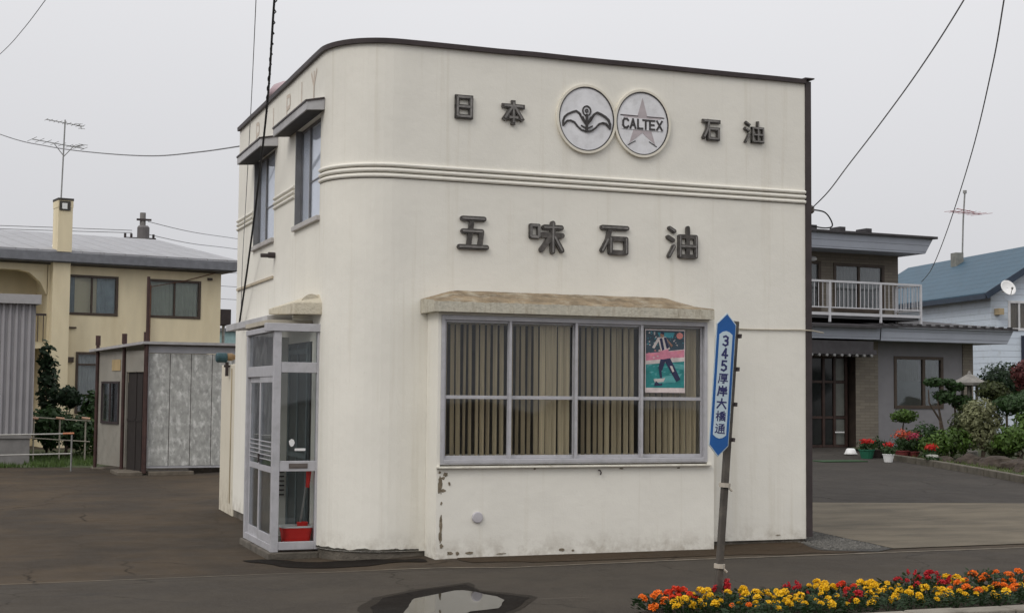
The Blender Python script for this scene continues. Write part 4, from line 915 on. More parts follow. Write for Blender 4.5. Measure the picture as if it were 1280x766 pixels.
# ------------------------------------------------------------------ left: yellow house
YH = empty('yellow_house', (6.905, 42.476, 0), R(11)); tag(YH, 'yellow two storey house with grey metal roof behind the prefab hut', 'house')
M_YEL = mat('yellow_render', (.7, .61, .42), .85, .06, 2, .2, 30, dirt=(.54, .44, .27), dscale=1.2, damt=.4, stretch=(1.5, 1.5, .4))
M_BRN = mat('brown_window_frame', (.06, .042, .03), .5, .2)
M_DGREY = mat('roof_fascia_grey', (.16, .165, .18), .6, .15)
H1 = [(-4.5, -3.06, 3.70, 4.78), (-2.16, -.63, 3.70, 4.77), (-4.16, -3.0, .95, 2.63)]
mb = MB(); wall_panel(mb, -5.0, 0, -.1, 5.04, 0, H1)
mb.add([(0, 0, -.1), (0, 7, -.1), (0, 7, 5.04), (0, 0, 5.04)], [(0, 1, 2, 3)]); mb.add([(-5, 0, -.1), (-5, 1.3, -.1), (-5, 1.3, 5.04), (-5, 0, 5.04)], [(0, 1, 2, 3)])
wall_panel(mb, -9.5, -5.0, -.1, 5.04, 1.3, [(-7.4, -6.1, 3.2, 4.9)]); mb.box(-9.5, -5.02, .05, 1.3, 2.72, 2.9)
mb.box(-9.5, -5.02, 0, .3, 4.86, 5.04)
mb.build('wall', M_YEL, YH, world=False, recalc=False)
mb = MB(); mb.prism([(-5.02, 4.2), (-5.02, 4.86), (-5.8, 4.86), (-5.5, 4.8), (-5.2, 4.55)], (0, .02, 0), (1, 0, 0), (0, 0, 1), -.25); mb.build('arch_bracket', M_YEL, YH, world=False)
house_window(YH, -4.5, -3.06, 3.70, 4.78, 0, M_BRN, mat('pale_curtain', (.36, .42, .45), .9, .2, 3), curt2=[(0, .16), (.62, 1)])
house_window(YH, -2.16, -.63, 3.70, 4.77, 0, M_BRN, mat('sage_curtain', (.42, .44, .36), .9, .08, 3))
house_window(YH, -4.16, -3.0, .95, 2.63, 0, M_BRN, mat('white_curtain', (.5, .5, .5), .9, .1, 3), cut=0, rails=(1.45, 2.3))
house_window(YH, -7.4, -6.1, 3.2, 4.9, 1.3, M_BRN, mat('pale_curtain', (.4, .4, .42)), curt2=[(.3, 1)])
M_TIN = clad('pale_roof_tin', (.3, .3, .315), .6, 'x', .9, .6, .15, dirt=(.2, .19, .18))
mb = MB(); quadslab(mb, [(-9.9, -.42, 5.42), (.42, -.42, 5.42), (.42, 7.4, 6.72), (-9.9, 7.4, 6.72)], .05); RFY = mb.build('roof', M_TIN, YH, world=False)
mb = MB(); mb.box(-9.9, .42, -.45, -.36, 5.12, 5.365); mb.box(.34, .43, -.355, 7.3, 5.12, 5.36); mb.box(-9.8, .33, -.355, 7, 5.09, 5.12); mb.build('fascia', M_DGREY, RFY, world=False)
mb = MB(); mb.box(-4.94, -4.47, -.3, -.002, -.1, 5.115); mb.box(-4.88, -4.49, -.46, .1, 5.38, 6.6); mb.box(-4.89, -4.48, -.47, .11, 6.602, 6.8)
CH = mb.build('chimney', M_YEL, YH, world=False)
mb = MB(); mb.box(-4.9, -4.47, -.48, .12, 6.80, 6.86); mb.box(-4.86, -4.56, -.485, -.472, 6.52, 6.78); mb.build('chimney_cap', mat('soot', (.06, .055, .05), .9), CH, world=False)
MB().box(-4.79, -4.65, -.495, -.487, 6.56, 6.72).build('flue_plate', M_WHITE, CH, world=False)
mb = MB(); mb.box(-.42, -.28, -.06, -.002, 4.83, 4.9); mb.build('wall_vent', M_BRN, YH, world=False)
mb = MB(); mb.box(-4.5, -4.2, -.06, -.002, 3.3, 3.34); mb.box(-4.45, -4.25, -.08, -.002, 2.36, 2.5); mb.build('wall_fitting', M_BRN, YH, world=False)
mb = MB(); mb.tube([(-2.17, -.08, .3), (-2.15, -.08, 4.6)], .045, 8); mb.tube([(-2.15, -.08, 4.55), (-1.2, -.05, 4.75), (-.2, -.04, 5.05)], .012, 5); mb.build('drain_pipe', mat('rusty_pipe', (.13, .06, .035), .8, .4, 8), YH, world=False)
mb = MB(); mb.box(-9.5, -5.02, -.02, .02, 3.62, 3.68)
for k in range(30): mb.box(-9.45+.15*k, -9.43+.15*k, -.012, .012, 2.9, 3.62)
mb.build('balcony_rail', M_CAP, YH, world=False)
# dish on the chimney
def dish(name, loc, r, face, label, m):
    root = empty(name, loc); tag(root, label, 'dish'); f = Vector(face).normalized(); q = f.to_track_quat('Z', 'Y').to_matrix()
    mb = MB(); prof = [(r*k/6, .28*r*(k/6)**2) for k in range(1, 7)]; prof = [(.001, 0)]+prof; n_ = 24; vs = []
    for rr, h in prof:
        for k in range(n_): vs.append(q @ Vector((rr*math.cos(k*6.2832/n_), rr*1.05*math.sin(k*6.2832/n_), h)))
    mb.add(vs, [(i*n_+k, i*n_+(k+1) % n_, (i+1)*n_+(k+1) % n_, (i+1)*n_+k) for i in range(len(prof)-1) for k in range(n_)])
    o = mb.build('reflector', m, root, world=False, smooth=True); sm = o.modifiers.new('t', 'SOLIDIFY'); sm.thickness = .012
    mb = MB(); mb.tube([q @ Vector((0, -r, .28*r)), q @ Vector((0, -r*.5, r*.9))], .012, 6); mb.tube([q @ Vector((0, -r*.5, r*.85)), q @ Vector((0, -.4*r, r*1.05))], .035, 8); mb.build('feed_arm', M_STEEL, root, world=False)
    mb = MB(); mb.tube([q @ Vector((0, 0, -.005)), q @ Vector((0, 0, -.14)), q @ Vector((0, 0, -.14))+Vector((0, .12, -.02))], .022, 6); mb.build('mount', M_STEEL, root, world=False)
    return root
dish('satellite_dish', tuple(at(76, 311, 40.7)), .25, (-.25, -1, .45), 'small white satellite dish on the yellow chimney', M_WHITE)
# roof antenna
def yagi(mb, a, b, n, l0, l1, up_=(0, 0, 1)):
    a = Vector(a); b = Vector(b); mb.tube([a, b], .014, 6); d = (b-a).normalized(); s_ = d.cross(Vector(up_)).normalized()
    for k in range(n):
        c = a.lerp(b, k/(n-1)); l = l0+(l1-l0)*k/(n-1); mb.tube([c-s_*l/2, c+s_*l/2], .008, 5)
AT = empty('roof_antenna', tuple(at(76, 252, 42.9))); tag(AT, 'tall thin television antenna mast with two yagis above the yellow chimney', 'antenna')
mb = MB(); mb.tube([at(76, 256, 42.9), at(81.5, 150, 42.9)], .022, 8); mb.tube([at(68, 180, 42.8), at(79.5, 195, 42.9)], .014, 5); mb.tube([at(93, 182, 43), at(79.5, 196, 42.9)], .014, 5); mb.build('mast', M_STEEL, AT)
mb = MB(); yagi(mb, at(58, 149.5, 42.6), at(103, 158, 43.2), 9, .35, .5); yagi(mb, at(99, 155, 43.4), at(102, 161, 42.9), 3, .2, .2); mb.build('upper_yagi', M_STEEL, AT)
mb = MB(); yagi(mb, at(40, 174, 42.4), at(105, 186, 43.3), 8, .9, .6); yagi(mb, at(92, 184, 43.4), at(104, 181, 43.0), 4, .3, .3); mb.build('lower_yagi', M_STEEL, AT)

# ------------------------------------------------------------------ left: prefab hut
HU = empty('prefab_hut', (3.187, 27.9, 0), R(2)); tag(HU, 'weathered marbled panel prefab hut with a dark open doorway', 'hut')
M_MARB = mat('marbled_panel', (.36, .36, .34), .6, .25, 9, .15, 20, dirt=(.74, .74, .71), dscale=7, damt=1, stretch=(1.3, 1, .8))
M_HUTL = mat('hut_side_panel', (.27, .255, .22), .7, .2, 4, .2, 20, dirt=(.13, .11, .09), damt=.6)
mb = MB(); 
for k in range(5):
    mb.box(.03+.4*k, .42+.4*k, 0, .04, .17, 2.3)
mb.build('front_panels', M_MARB, HU, world=False, bevel=.006)
mb = MB(); mb.box(-.02, 2.04, -.012, .05, 2.31, 2.44); mb.box(-.03, .025, -.014, .05, .13, 2.305); mb.box(0, 2.02, -.006, .05, .13, .165); mb.box(.1, 2.0, .06, .09, .13, 2.3); mb.build('frame', mat('hut_pale_frame', (.42, .42, .44), .5, .1, metal=.2), HU, world=False)
for k in range(4): MB().box(.421+.4*k, .429+.4*k, .006, .03, .06, 2.3).build('panel_joint', M_CAP, HU, world=False)
# side wall runs back and to the left
sa, sbv = Vector((0, 0)), Vector((-.62, 2.55))
dv = (sbv-sa).normalized(); Ms = Matrix.Translation((0, 0, 0)) @ Matrix.Rotation(math.atan2(dv.y, dv.x), 4, 'Z')
Ls = (sbv-sa).length
mb = MB(); mb.box(0.0, .12, -.04, 0, .1, 2.36, Ms); mb.box(1.05, 1.2, -.0401, 0, .1, 2.36, Ms); mb.box(1.201, Ls, -.035, 0, .1, .95, Ms); mb.box(1.201, Ls, -.035, 0, 1.75, 2.36, Ms); mb.box(2.3, Ls, -.036, 0, .951, 1.749, Ms); mb.box(1.201, 1.4, -.036, 0, .951, 1.749, Ms); mb.box(.121, 1.049, -.035, 0, 1.95, 2.36, Ms)
mb.build('side_wall', M_HUTL, HU, world=False)
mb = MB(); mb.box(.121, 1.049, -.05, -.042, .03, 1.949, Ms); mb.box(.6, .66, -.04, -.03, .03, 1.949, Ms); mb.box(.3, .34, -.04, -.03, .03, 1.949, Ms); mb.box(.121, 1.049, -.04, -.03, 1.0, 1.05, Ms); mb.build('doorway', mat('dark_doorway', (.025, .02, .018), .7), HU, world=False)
mb = MB(); mb.box(1.38, 2.32, .002, .03, .93, .97, Ms); mb.box(1.38, 2.32, .002, .03, 1.73, 1.77, Ms); mb.box(1.38, 1.42, .002, .03, .971, 1.729, Ms); mb.box(2.28, 2.32, .002, .03, .971, 1.729, Ms); mb.box(1.83, 1.87, .002, .03, .971, 1.729, Ms); f = mb.build('window', M_CAP, HU, world=False)
MB().box(1.421, 2.279, -.02, -.015, .96, 1.74, Ms).build('pane', M_HGLASS, f, world=False); MB().box(1.40, 2.3, -.2, -.19, .951, 1.749, Ms).build('curtain', M_DKROOM, f, world=False)
mb = MB(); quadslab(mb, [(-.12, -.14, 2.52), (2.12, -.14, 2.52), (1.6, 2.7, 2.42), (-.78, 2.7, 2.42)], .05); mb.build('roof', mat('hut_roof_sheet', (.35, .34, .34), .6, .15), HU, world=False)
for d in (.02, 1.12, 2.55):
    mb = MB(); p_ = Ms @ Vector((d, -.06+.09, 0)); mb.tube([(p_.x, p_.y, .03), (p_.x, p_.y, 2.62)], .035, 8); mb.tube([(p_.x, p_.y, 2.5), (p_.x, p_.y, 2.7)], .05, 8)
    mb.build('roof_tie_post', mat('rusty_red_steel', (.05, .024, .02), .7, .35, 6), HU, world=False)
MB().tube([(-.02, -.07, .04), (-.03, -.07, 3.75)], .03, 8).build('flue_pipe', mat('rusty_red_steel', (.14, .05, .035)), HU, world=False)
mb = MB(); mb.box(.05, .9, -.1, .5, -.1, .07); mb.box(1.5, 1.9, -.02, .5, -.1, .12); mb.box(.9, 1.5, .3, .5, -.1, .12); mb.box(-.5, -.05, -.05, 1.1, -.08, .06); mb.box(-.7, -.45, 2.2, 2.6, -.1, .03); mb.build('sleeper', mat('old_timber', (.13, .11, .085), .9, .3, 8), HU, world=False, bevel=.01)
mb = MB(); mb.box(1.35, 1.8, .002, .012, 1.98, 2.2, Ms); mb.build('tan_notice_board', mat('tan_board', (.4, .3, .16), .8), HU, world=False)

# ------------------------------------------------------------------ left: corrugated shed, rails, shrubs, grass
CS = empty('corrugated_shed', (1.33, 32.4, 0), R(2)); tag(CS, 'grey corrugated metal shed at the left edge behind the pipe rail', 'shed')
mb = MB(); n_ = 90; vs = []; xs = [-6+6*k/(n_*2) for k in range(n_*2+1)]
for k, x_ in enumerate(xs): yy = .028*(1 if (k//2) % 2 else -1); vs += [(x_, yy, .62), (x_, yy, 3.42)]
mb.add(vs, [(2*k, 2*k+2, 2*k+3, 2*k+1) for k in range(len(xs)-1)])
mb.add([(0.002, -.028, .62), (.002, 5, .62), (.002, 5, 3.42), (.002, -.028, 3.42)], [(0, 1, 2, 3)])
mb.build('wall', mat('corrugated_grey', (.31, .3, .31), .6, .06, 2), CS, world=False, recalc=False)
mb = MB(); quadslab(mb, [(-6.1, -.14, 3.62), (.1, -.14, 3.62), (.1, 5.2, 3.75), (-6.1, 5.2, 3.75)], .2); mb.build('roof', mat('shed_roof_trim', (.33, .32, .32), .6, .08), CS, world=False)
mb = MB(); mb.box(-6, -.05, -.02, 4.9, -.1, .55); mb.box(-6, -.02, -.05, 4.95, .551, .619); mb.build('base', mat('shed_base', (.2, .19, .185), .8, .15), CS, world=False)
PR = empty('pipe_rail', (1.2, 29.5, 0)); tag(PR, 'low two bar steel pipe rail in front of the corrugated shed', 'railing')
for z0, z1 in ((.70, .735), (.31, .345)): MB().tube([(-1.5, 29.5, z0), (.6, 29.5, z0+.01), (1.96, 29.5, z1)], .014, 8).build('rail', mat('pale_pipe', (.4, .39, .36), .5, .15, metal=.3), PR)
for x_ in (.3, 1.95, -1.2): MB().tube([(x_, 29.5, -.1), (x_, 29.5, .74)], .018, 8).build('post', M_STEEL, PR)
MB().tube([(1.78, 29.49, .735), (1.99, 29.49, .74)], .02, 8).build('orange_sleeve', mat('faded_orange', (.5, .2, .1), .6), PR)
GR = empty('garden_fence', (1.8, 33.5, 0)); tag(GR, 'small white jointed garden fence among the shrubs beside the shed', 'fence')
for x_ in (1.4, 1.95, 2.5): MB().tube([(x_, 33.5, -.05), (x_, 33.5, .98)], .018, 8).build('post', mat('pale_fence_tube', (.34, .31, .25), .7, .2), GR)
for z_ in (.5, .96): MB().tube([(1.3, 33.46, z_+.03), (1.95, 33.46, z_-.02), (2.6, 33.46, z_-.06)], .012, 6).build('rail', mat('pale_fence_tube', (.34, .31, .25)), GR)
for x_ in (1.4, 1.95, 2.5): MB().tube([(x_-.09, 33.42, .97), (x_+.09, 33.42, .95)], .025, 8).build('joint', mat('faded_peach', (.5, .3, .2), .7), GR)
M_G1 = green('dark_conifer_leaf', (.016, .036, .013)); M_G2 = green('mid_leaf', (.028, .062, .016)); M_G3 = green('bright_leaf', (.065, .12, .018)); M_G4 = green('olive_leaf', (.045, .058, .016)); M_GRED = green('red_leaf', (.11, .03, .028)); M_GPALE = green('variegated_leaf', (.22, .23, .12))
bush('conifer', (1.85, 36.9, 0), [(0, 0, 1.6, .26, .3, .95), (-.1, 0, 2.4, .16, .16, .4), (.05, 0, .7, .32, .4, .6)], 1500, .085, M_G1, 'dark narrow conifer between the shed and the yellow house', 'tree', 3, ((0, 0, 2.4),))
bush('round_shrub', (2.3, 36.4, 0), [(0, 0, 1.42, .33, .33, .28)], 900, .06, M_G1, 'small ball topped shrub by the white jointed fence', 'shrub', 5, ((0, 0, 1.3), (.05, 0, 1.2)))
bush('leafy_shrub', (2.2, 35.0, 0), [(-.35, 0, .75, .5, .4, .5), (.25, .1, .6, .4, .4, .45)], 1600, .07, M_G2, 'low dark shrub behind the white jointed fence', 'shrub', 6)
bush('leafy_shrub', (3.1, 36.5, 0), [(0, 0, .75, .6, .5, .7), (.5, 0, .7, .5, .5, .6), (-.2, 0, 1.2, .3, .3, .4)], 2400, .08, M_G2, 'broad leafy shrub under the ground floor window of the yellow house', 'shrub', 8)
bush('weedy_shrub', (2.95, 35.7, 0), [(0, 0, .5, .55, .4, .5)], 900, .06, M_G3, 'light green shrub against the side of the hut', 'shrub', 9)
M_TURF = mat('turf_soil', (.045, .055, .02), .95, .4, 3, .6, 20, dirt=(.06, .045, .03), damt=.8)
sheet('lawn_soil', [(-14, 30.6), (1.0, 31.0), (2.3, 30.7), (2.75, 31.2), (4.2, 33.5), (5, 40), (-14, 40)], .006, M_TURF, jitter=.15)
mb = MB()
for k in range(7000):
    x_ = rng.uniform(-.6, 3.6); y_ = 31.0+rng.random()**1.4*6
    if y_ < 31.0+max(0, x_-2.3)*1.6 or noise.noise(Vector((x_*1.6, y_*1.1, 0))) < -.22: continue
    h = rng.uniform(.05, .13); a = rng.random()*6.28; w = .014; lx, ly = rng.uniform(-.05, .05), rng.uniform(-.05, .05)
    mb.add([(x_-w*math.cos(a), y_-w*math.sin(a), 0), (x_+w*math.cos(a), y_+w*math.sin(a), 0), (x_+lx, y_+ly, h)], [(0, 1, 2)])
tag(mb.build('grass', green('grass_blade', (.075, .12, .03)), recalc=False), kind='stuff')

# ------------------------------------------------------------------ far left: pole, tank, teal building
UP = empty('utility_pole', (6.66, 61.3, 0)); tag(UP, 'distant utility pole with transformer behind the yellow house roof', 'utility pole')
mb = MB(); mb.tube([(6.66, 61.3, 0), (6.66, 61.3, 9.0)], [.17, .12], 10); mb.build('pole', mat('pole_concrete', (.2, .19, .18), .9), UP)
mb = MB(); mb.lathe([(.02, 7.55), (.23, 7.58), (.25, 7.62), (.25, 8.35), (.2, 8.42), (.02, 8.44)], (6.66, 61.0, 0), 14); mb.build('transformer', mat('transformer_grey', (.13, .12, .12), .6), UP)
mb = MB(); mb.bar((5.9, 61.2, 7.9), (7.2, 61.2, 7.9), .09, .09); mb.bar((6.0, 61.2, 7.65), (6.9, 61.2, 7.65), .08, .08); mb.bar((6.4, 61.2, 8.7), (7.0, 61.2, 8.7), .08, .08)
for dx in (5.95, 6.2, 7.1): mb.tube([(dx, 61.2, 7.94), (dx, 61.2, 8.1)], .05, 6)
mb.build('crossarm', M_CAP, UP)
TK = empty('header_tank', (7.97, 48.3, 0)); tag(TK, 'small dark box tank on a thin post left of the shop wall', 'tank')
mb = MB(); mb.box(7.74, 8.18, 48.1, 48.6, 3.78, 4.32); mb.build('tank', M_CAP, TK, bevel=.02); MB().tube([(7.97, 48.35, 0), (7.97, 48.35, 3.78)], .05, 8).build('post', M_STEEL, TK)
TB = empty('teal_building', (16, 92, 0)); tag(TB, 'far pale teal building glimpsed between the yellow house and the shop', 'building')
MB().box(9, 24, 90, 100, 0, 5.3).build('wall', mat('pale_teal', (.27, .40, .40), .7), TB); MB().box(8.8, 24.2, 89.8, 100.2, 5.31, 5.5).build('roof', M_DGREY, TB)

# ------------------------------------------------------------------ right: grey house with balcony
gz = ground(20.2, 30.3)
RH = empty('grey_house', (20.169, 30.32, gz), R(3)); tag(RH, 'grey two storey house with white railed balcony right of the shop', 'house')
def Z(z): return z-gz
M_PLAS = mat('grey_plaster', (.205, .20, .21), .9, .08, 4, .25, 60, dirt=(.16, .155, .16), damt=.4)
def brick(name, c1, c2):
    m, n, o = nodes(name); p = N(n, 'ShaderNodeBsdfPrincipled'); p.inputs['Roughness'].default_value = .9
    t = n.nodes.new('ShaderNodeTexCoord'); mp = n.nodes.new('ShaderNodeMapping'); mp.inputs['Rotation'].default_value = (R(90), 0, 0); n.links.new(t.outputs['Object'], mp.inputs[0])
    b = n.nodes.new('ShaderNodeTexBrick'); b.inputs['Scale'].default_value = 1; b.inputs['Brick Width'].default_value = .3; b.inputs['Row Height'].default_value = .075; b.inputs['Mortar Size'].default_value = .006
    b.inputs['Color1'].default_value = (*c1, 1); b.inputs['Color2'].default_value = (*c2, 1); b.inputs['Mortar'].default_value = (*(x*.6 for x in c1), 1); n.links.new(mp.outputs[0], b.inputs['Vector']); n.links.new(b.outputs['Color'], p.inputs['Base Color'])
    n.links.new(p.outputs[0], o.inputs[0]); return m
M_BRICK = brick('tan_brick_tile', (.2, .175, .14), (.155, .135, .11))
M_SIDNG = clad('blue_grey_fascia', (.35, .375, .43), .16, 'z', .35, .6, .06)
M_ROOFD = mat('dark_roof_sheet', (.045, .042, .045), .7, .25, 6)
mb = MB(); wall_panel(mb, 1.16, 3.85, -.5, Z(3.3), 0, [(1.68, 3.2, Z(1.33), Z(2.61))]); mb.build('wall', M_PLAS, RH, world=False, recalc=False)
mb = MB(); wall_panel(mb, .47, 1.158, -.5, Z(3.3), -.02, []); mb.add([(1.158, -.02, -.5), (1.158, 0, -.5), (1.158, 0, Z(2.98)), (1.158, -.02, Z(2.98))], [(0, 1, 2, 3)])
mb.box(3.851, 4.18, -.03, 6, -.5, Z(2.98)); wall_panel(mb, -3.5, -.96, -.5, Z(3.3), 0, [])
wall_panel(mb, -3.5, 2.42, Z(3.3), Z(5.3), .75, [(.4, 1.95, Z(3.78), Z(4.97)), (-1.15, -.03, Z(3.78), Z(4.99))]); mb.add([(2.42, .75, Z(3.3)), (2.42, 6, Z(3.3)), (2.42, 6, Z(5.3)), (2.42, .75, Z(5.3))], [(0, 1, 2, 3)])
mb.build('brick_wall', M_BRICK, RH, world=False, recalc=False)
house_window(RH, 1.68, 3.2, Z(1.33), Z(2.61), 0, M_BRN, mat('dim_curtain', (.07, .08, .06), .9, .3, 2), cut=0, w=.06, curt2=[(0, .55), (.68, 1)])
MB().box(2.56, 2.64, -.015, .05, Z(1.39), Z(2.55)).build('window_mullion', M_BRN, RH, world=False)
MB().box(1.75, 2.55, .05, .056, Z(1.36), Z(2.0)).build('window_lower_screen', mat('dim_green_screen', (.035, .05, .04), .6), RH, world=False)
house_window(RH, .4, 1.95, Z(3.78), Z(4.97), .75, M_BRN, mat('grey_curtain', (.19, .185, .18), .9, .1), w=.055)
house_window(RH, -1.15, -.03, Z(3.78), Z(4.99), .75, M_BRN, mat('grey_curtain', (.2, .2, .2)), w=.055)
# entrance: dark timber glazed door
mb = MB(); wall_panel(mb, -.96, .47, -.5, Z(3.3), .35, []); mb.add([(.47, -.02, -.5), (.47, .35, -.5), (.47, .35, 2.7), (.47, -.02, 2.7)], [(0, 1, 2, 3)]); mb.build('entrance_recess', mat('dark_timber', (.035, .024, .018), .7, .3, 4), RH, world=False, recalc=False)
mb = MB()
for x_ in (-.95, -.35, -.02, .33): mb.box(x_, x_+.07, .22, .3, Z(.34), Z(2.6))
for z_ in (.34, 1.93, 2.55, 1.05): mb.box(-.88, .33, .23, .29, Z(z_), Z(z_+.06))
D = mb.build('front_door', mat('door_timber', (.045, .025, .02), .5, .3, 5), RH, world=False)
mb = MB(); mb.box(.055, .325, .255, .262, Z(.41), Z(1.04)); mb.box(.055, .325, .255, .262, Z(1.12), Z(1.92)); mb.box(.055, .325, .255, .262, Z(2.0), Z(2.54)); mb.build('frosted_pane', mat('frosted_glass', (.13, .135, .12), .25), D, world=False)
mb = MB(); mb.box(-.28, -.03, .255, .262, Z(.41), Z(1.92)); mb.box(-.88, -.36, .255, .262, Z(.41), Z(1.92)); mb.box(-.88, -.03, .256, .262, Z(2.0), Z(2.54)); mb.build('dark_pane', mat('dark_glass', (.02, .022, .022), .08), D, world=False)
MB().box(.0, .28, .19, .2, Z(.70), Z(.73)).build('door_handle', M_WHITE, D, world=False)
mb = MB(); mb.box(-1.4, .55, -.62, .3, Z(2.7), Z(2.95)); mb.box(-1.4, .62, -.66, -.621, Z(2.62), Z(2.74)); mb.build('entrance_hood', M_ROOFD, RH, world=False)
mb = MB()
for k in range(9): mb.tube([(-1.3+.22*k, -.68, Z(2.6)), (-1.3+.22*k, -.5, Z(2.6))], .035, 8)
mb.build('rafter_end', mat('grey_rafter_cap', (.2, .2, .2), .6), RH, world=False)
# lower eaves and roof
mb = MB()
a0 = [(.77, -.62, Z(2.98)), (4.78, -.62, Z(2.98)), (4.95, -.66, Z(3.31)), (.77, -.66, Z(3.31))]
mb.add(a0, [(0, 1, 2, 3)]); mb.add([(4.78, -.62, Z(2.98)), (4.78, 5.5, Z(2.98)), (4.95, 5.6, Z(3.31)), (4.95, -.66, Z(3.31))], [(0, 1, 2, 3)]); mb.add([(.77, -.62, Z(2.98)), (4.78, -.62, Z(2.98)), (4.78, 5.5, Z(2.98)), (.77, 5.5, Z(2.98))], [(3, 2, 1, 0)])
mb.add([(-3.5, -.60, Z(3.0)), (.765, -.60, Z(3.0)), (.765, -.63, Z(3.28)), (-3.5, -.63, Z(3.28))], [(0, 1, 2, 3)]); mb.add([(-3.5, -.60, Z(3.0)), (.765, -.60, Z(3.0)), (.765, 0, Z(3.0)), (-3.5, 0, Z(3.0))], [(3, 2, 1, 0)])
mb.build('eaves_fascia', M_SIDNG, RH, world=False, recalc=False)
mb = MB(); quadslab(mb, [(.7, -.74, Z(3.37)), (5.04, -.74, Z(3.37)), (4.6, 5.6, Z(4.0)), (.7, 5.6, Z(4.0))], .06); quadslab(mb, [(-3.6, -.8, Z(3.33)), (.69, -.8, Z(3.33)), (.69, .8, Z(3.5)), (-3.6, .8, Z(3.5))], .06)
for k in range(15): mb.box(.72+.29*k, .77+.29*k, -.76, -.62, Z(3.371), Z(3.41))
mb.build('lower_roof', M_ROOFD, RH, world=False)
# upper roof
mb = MB(); mb.add([(-3.5, -.1, Z(5.25)), (2.6, -.1, Z(5.25)), (2.8, -.16, Z(5.63)), (-3.5, -.16, Z(5.63))], [(0, 1, 2, 3)]); mb.add([(2.6, -.1, Z(5.25)), (2.6, 6, Z(5.25)), (2.8, 6.1, Z(5.63)), (2.8, -.16, Z(5.63))], [(0, 1, 2, 3)]); mb.add([(-3.5, -.1, Z(5.25)), (2.6, -.1, Z(5.25)), (2.6, 6, Z(5.25)), (-3.5, 6, Z(5.25))], [(3, 2, 1, 0)])
mb.build('upper_fascia', M_SIDNG, RH, world=False, recalc=False)
mb = MB(); quadslab(mb, [(-3.6, -.24, Z(5.69)), (2.9, -.24, Z(5.69)), (2.9, 6.2, Z(5.95)), (-3.6, 6.2, Z(5.95))], .065)
for x_ in (-.9, -.05, .75): mb.box(x_-.09, x_+.09, -.22, .2, Z(5.691), Z(5.79))
mb.build('upper_roof', M_ROOFD, RH, world=False, bevel=.01)
# balcony
BALR = MB(); wz = .03
M_RAIL = mat('white_rail_paint', (.5, .5, .52), .45, .06)
zb_, zt_ = Z(3.62), Z(4.42)
mb = MB(); mb.box(-3.4, 2.28, -.22, .75, zb_-.1, zb_-.02); mb.build('balcony_floor', mat('balcony_deck', (.12, .12, .125), .8), RH, world=False)
mb = MB()
mb.bar((-3.4, -.25, zt_), (2.33, -.25, zt_), .05, .05); mb.bar((-3.4, -.25, zb_), (2.33, -.25, zb_), .05, .07); mb.bar((-3.4, -.25, zb_+.16), (2.33, -.25, zb_+.16), .03, .03)
mb.bar((2.31, -.2, zt_), (2.31, .74, zt_), .05, .05); mb.bar((2.31, -.2, zb_), (2.31, .74, zb_), .05, .06); mb.bar((2.31, -.2, zb_+.16), (2.31, .74, zb_+.16), .03, .03)
BL_ = mb.build('balcony_railing', M_RAIL, RH, world=False)
for x_ in (-2.6, -.48, 1.06, 2.31): MB().box(x_-.025, x_+.025, -.285, -.235, zb_-.2, zt_+.02).build('post', M_RAIL, BL_, world=False)
MB().box(2.28, 2.33, .7, .745, zb_-.2, zt_).build('post', M_RAIL, BL_, world=False)
mb = MB(); k = 0
x_ = -3.3
while x_ < 2.28: mb.box(x_-.006, x_+.006, -.258, -.242, zb_+.17, zt_-.02); x_ += .125
for j in range(8): mb.box(2.304, 2.318, -.15+.11*j, -.134+.11*j, zb_+.17, zt_-.02)
mb.build('baluster', M_RAIL, BL_, world=False)
mb = MB(); mb.lathe([(.05, 0), (.1, .02), (.11, .06), (.08, .1), (.01, .12)], (-.3, .68, Z(5.0)), 12); mb.build('wall_lamp', M_WHITE, RH, world=False)

# ------------------------------------------------------------------ far right: pale blue house
BH = empty('pale_blue_house', (30.6, 37.46, .5), R(-10)); tag(BH, 'pale blue sided house with steep blue roof at the right edge', 'house')
M_SIDE = clad('pale_blue_siding', (.58, .65, .73), .2, 'z', .35, .6, .05, dirt=(.49, .54, .59))
M_BROOF = clad('blue_roof_sheet', (.03, .078, .12), .3, 'x', .3, .6, .15, dirt=(.026, .06, .09))
# local: corner at origin, gable front along +x, side wall along +y
ez = 4.62
mb = MB(); wall_panel(mb, 0, 5.2, -.8, ez, 0, [(.62, 1.75, 3.28, 4.2)]); mb.add([(0, 0, ez), (5.2, 0, ez), (2.6, 0, ez+1.5)], [(0, 1, 2)])
mb.add([(0, 0, -.8), (0, 11, -.8), (0, 11, ez), (0, 0, ez)], [(0, 1, 2, 3)]); mb.build('wall', M_SIDE, BH, world=False, recalc=False)
mb = MB(); 
quadslab(mb, [(-.35, -.35, ez-.18), (-.35, 11, ez-.18), (2.6, 11, ez+1.64), (2.6, -.35, ez+1.64)], .1); quadslab(mb, [(5.55, 11, ez-.18), (5.55, -.35, ez-.18), (2.61, -.35, ez+1.64), (2.61, 11, ez+1.64)], .1); mb.build('roof', M_BROOF, BH, world=False)
mb = MB(); mb.bar((-.36, -.37, ez-.3), (2.6, -.37, ez+1.54), .03, .2); mb.bar((-.37, -.36, ez-.3), (-.37, 11, ez-.3), .03, .16); mb.build('barge_board', mat('navy_trim', (.03, .045, .07), .6), BH, world=False)
house_window(BH, .62, 1.75, 3.28, 4.2, 0, mat('white_window_frame', (.65, .65, .66), .5), mat('tan_curtain', (.3, .23, .17), .9, .1), cut=2, w=.06)
mb = MB(); mb.box(1.05, 1.9, -.08, -.002, 1.9, 3.1); mb.build('dark_shutter', mat('dark_navy_panel', (.02, .025, .045), .6), BH, world=False)
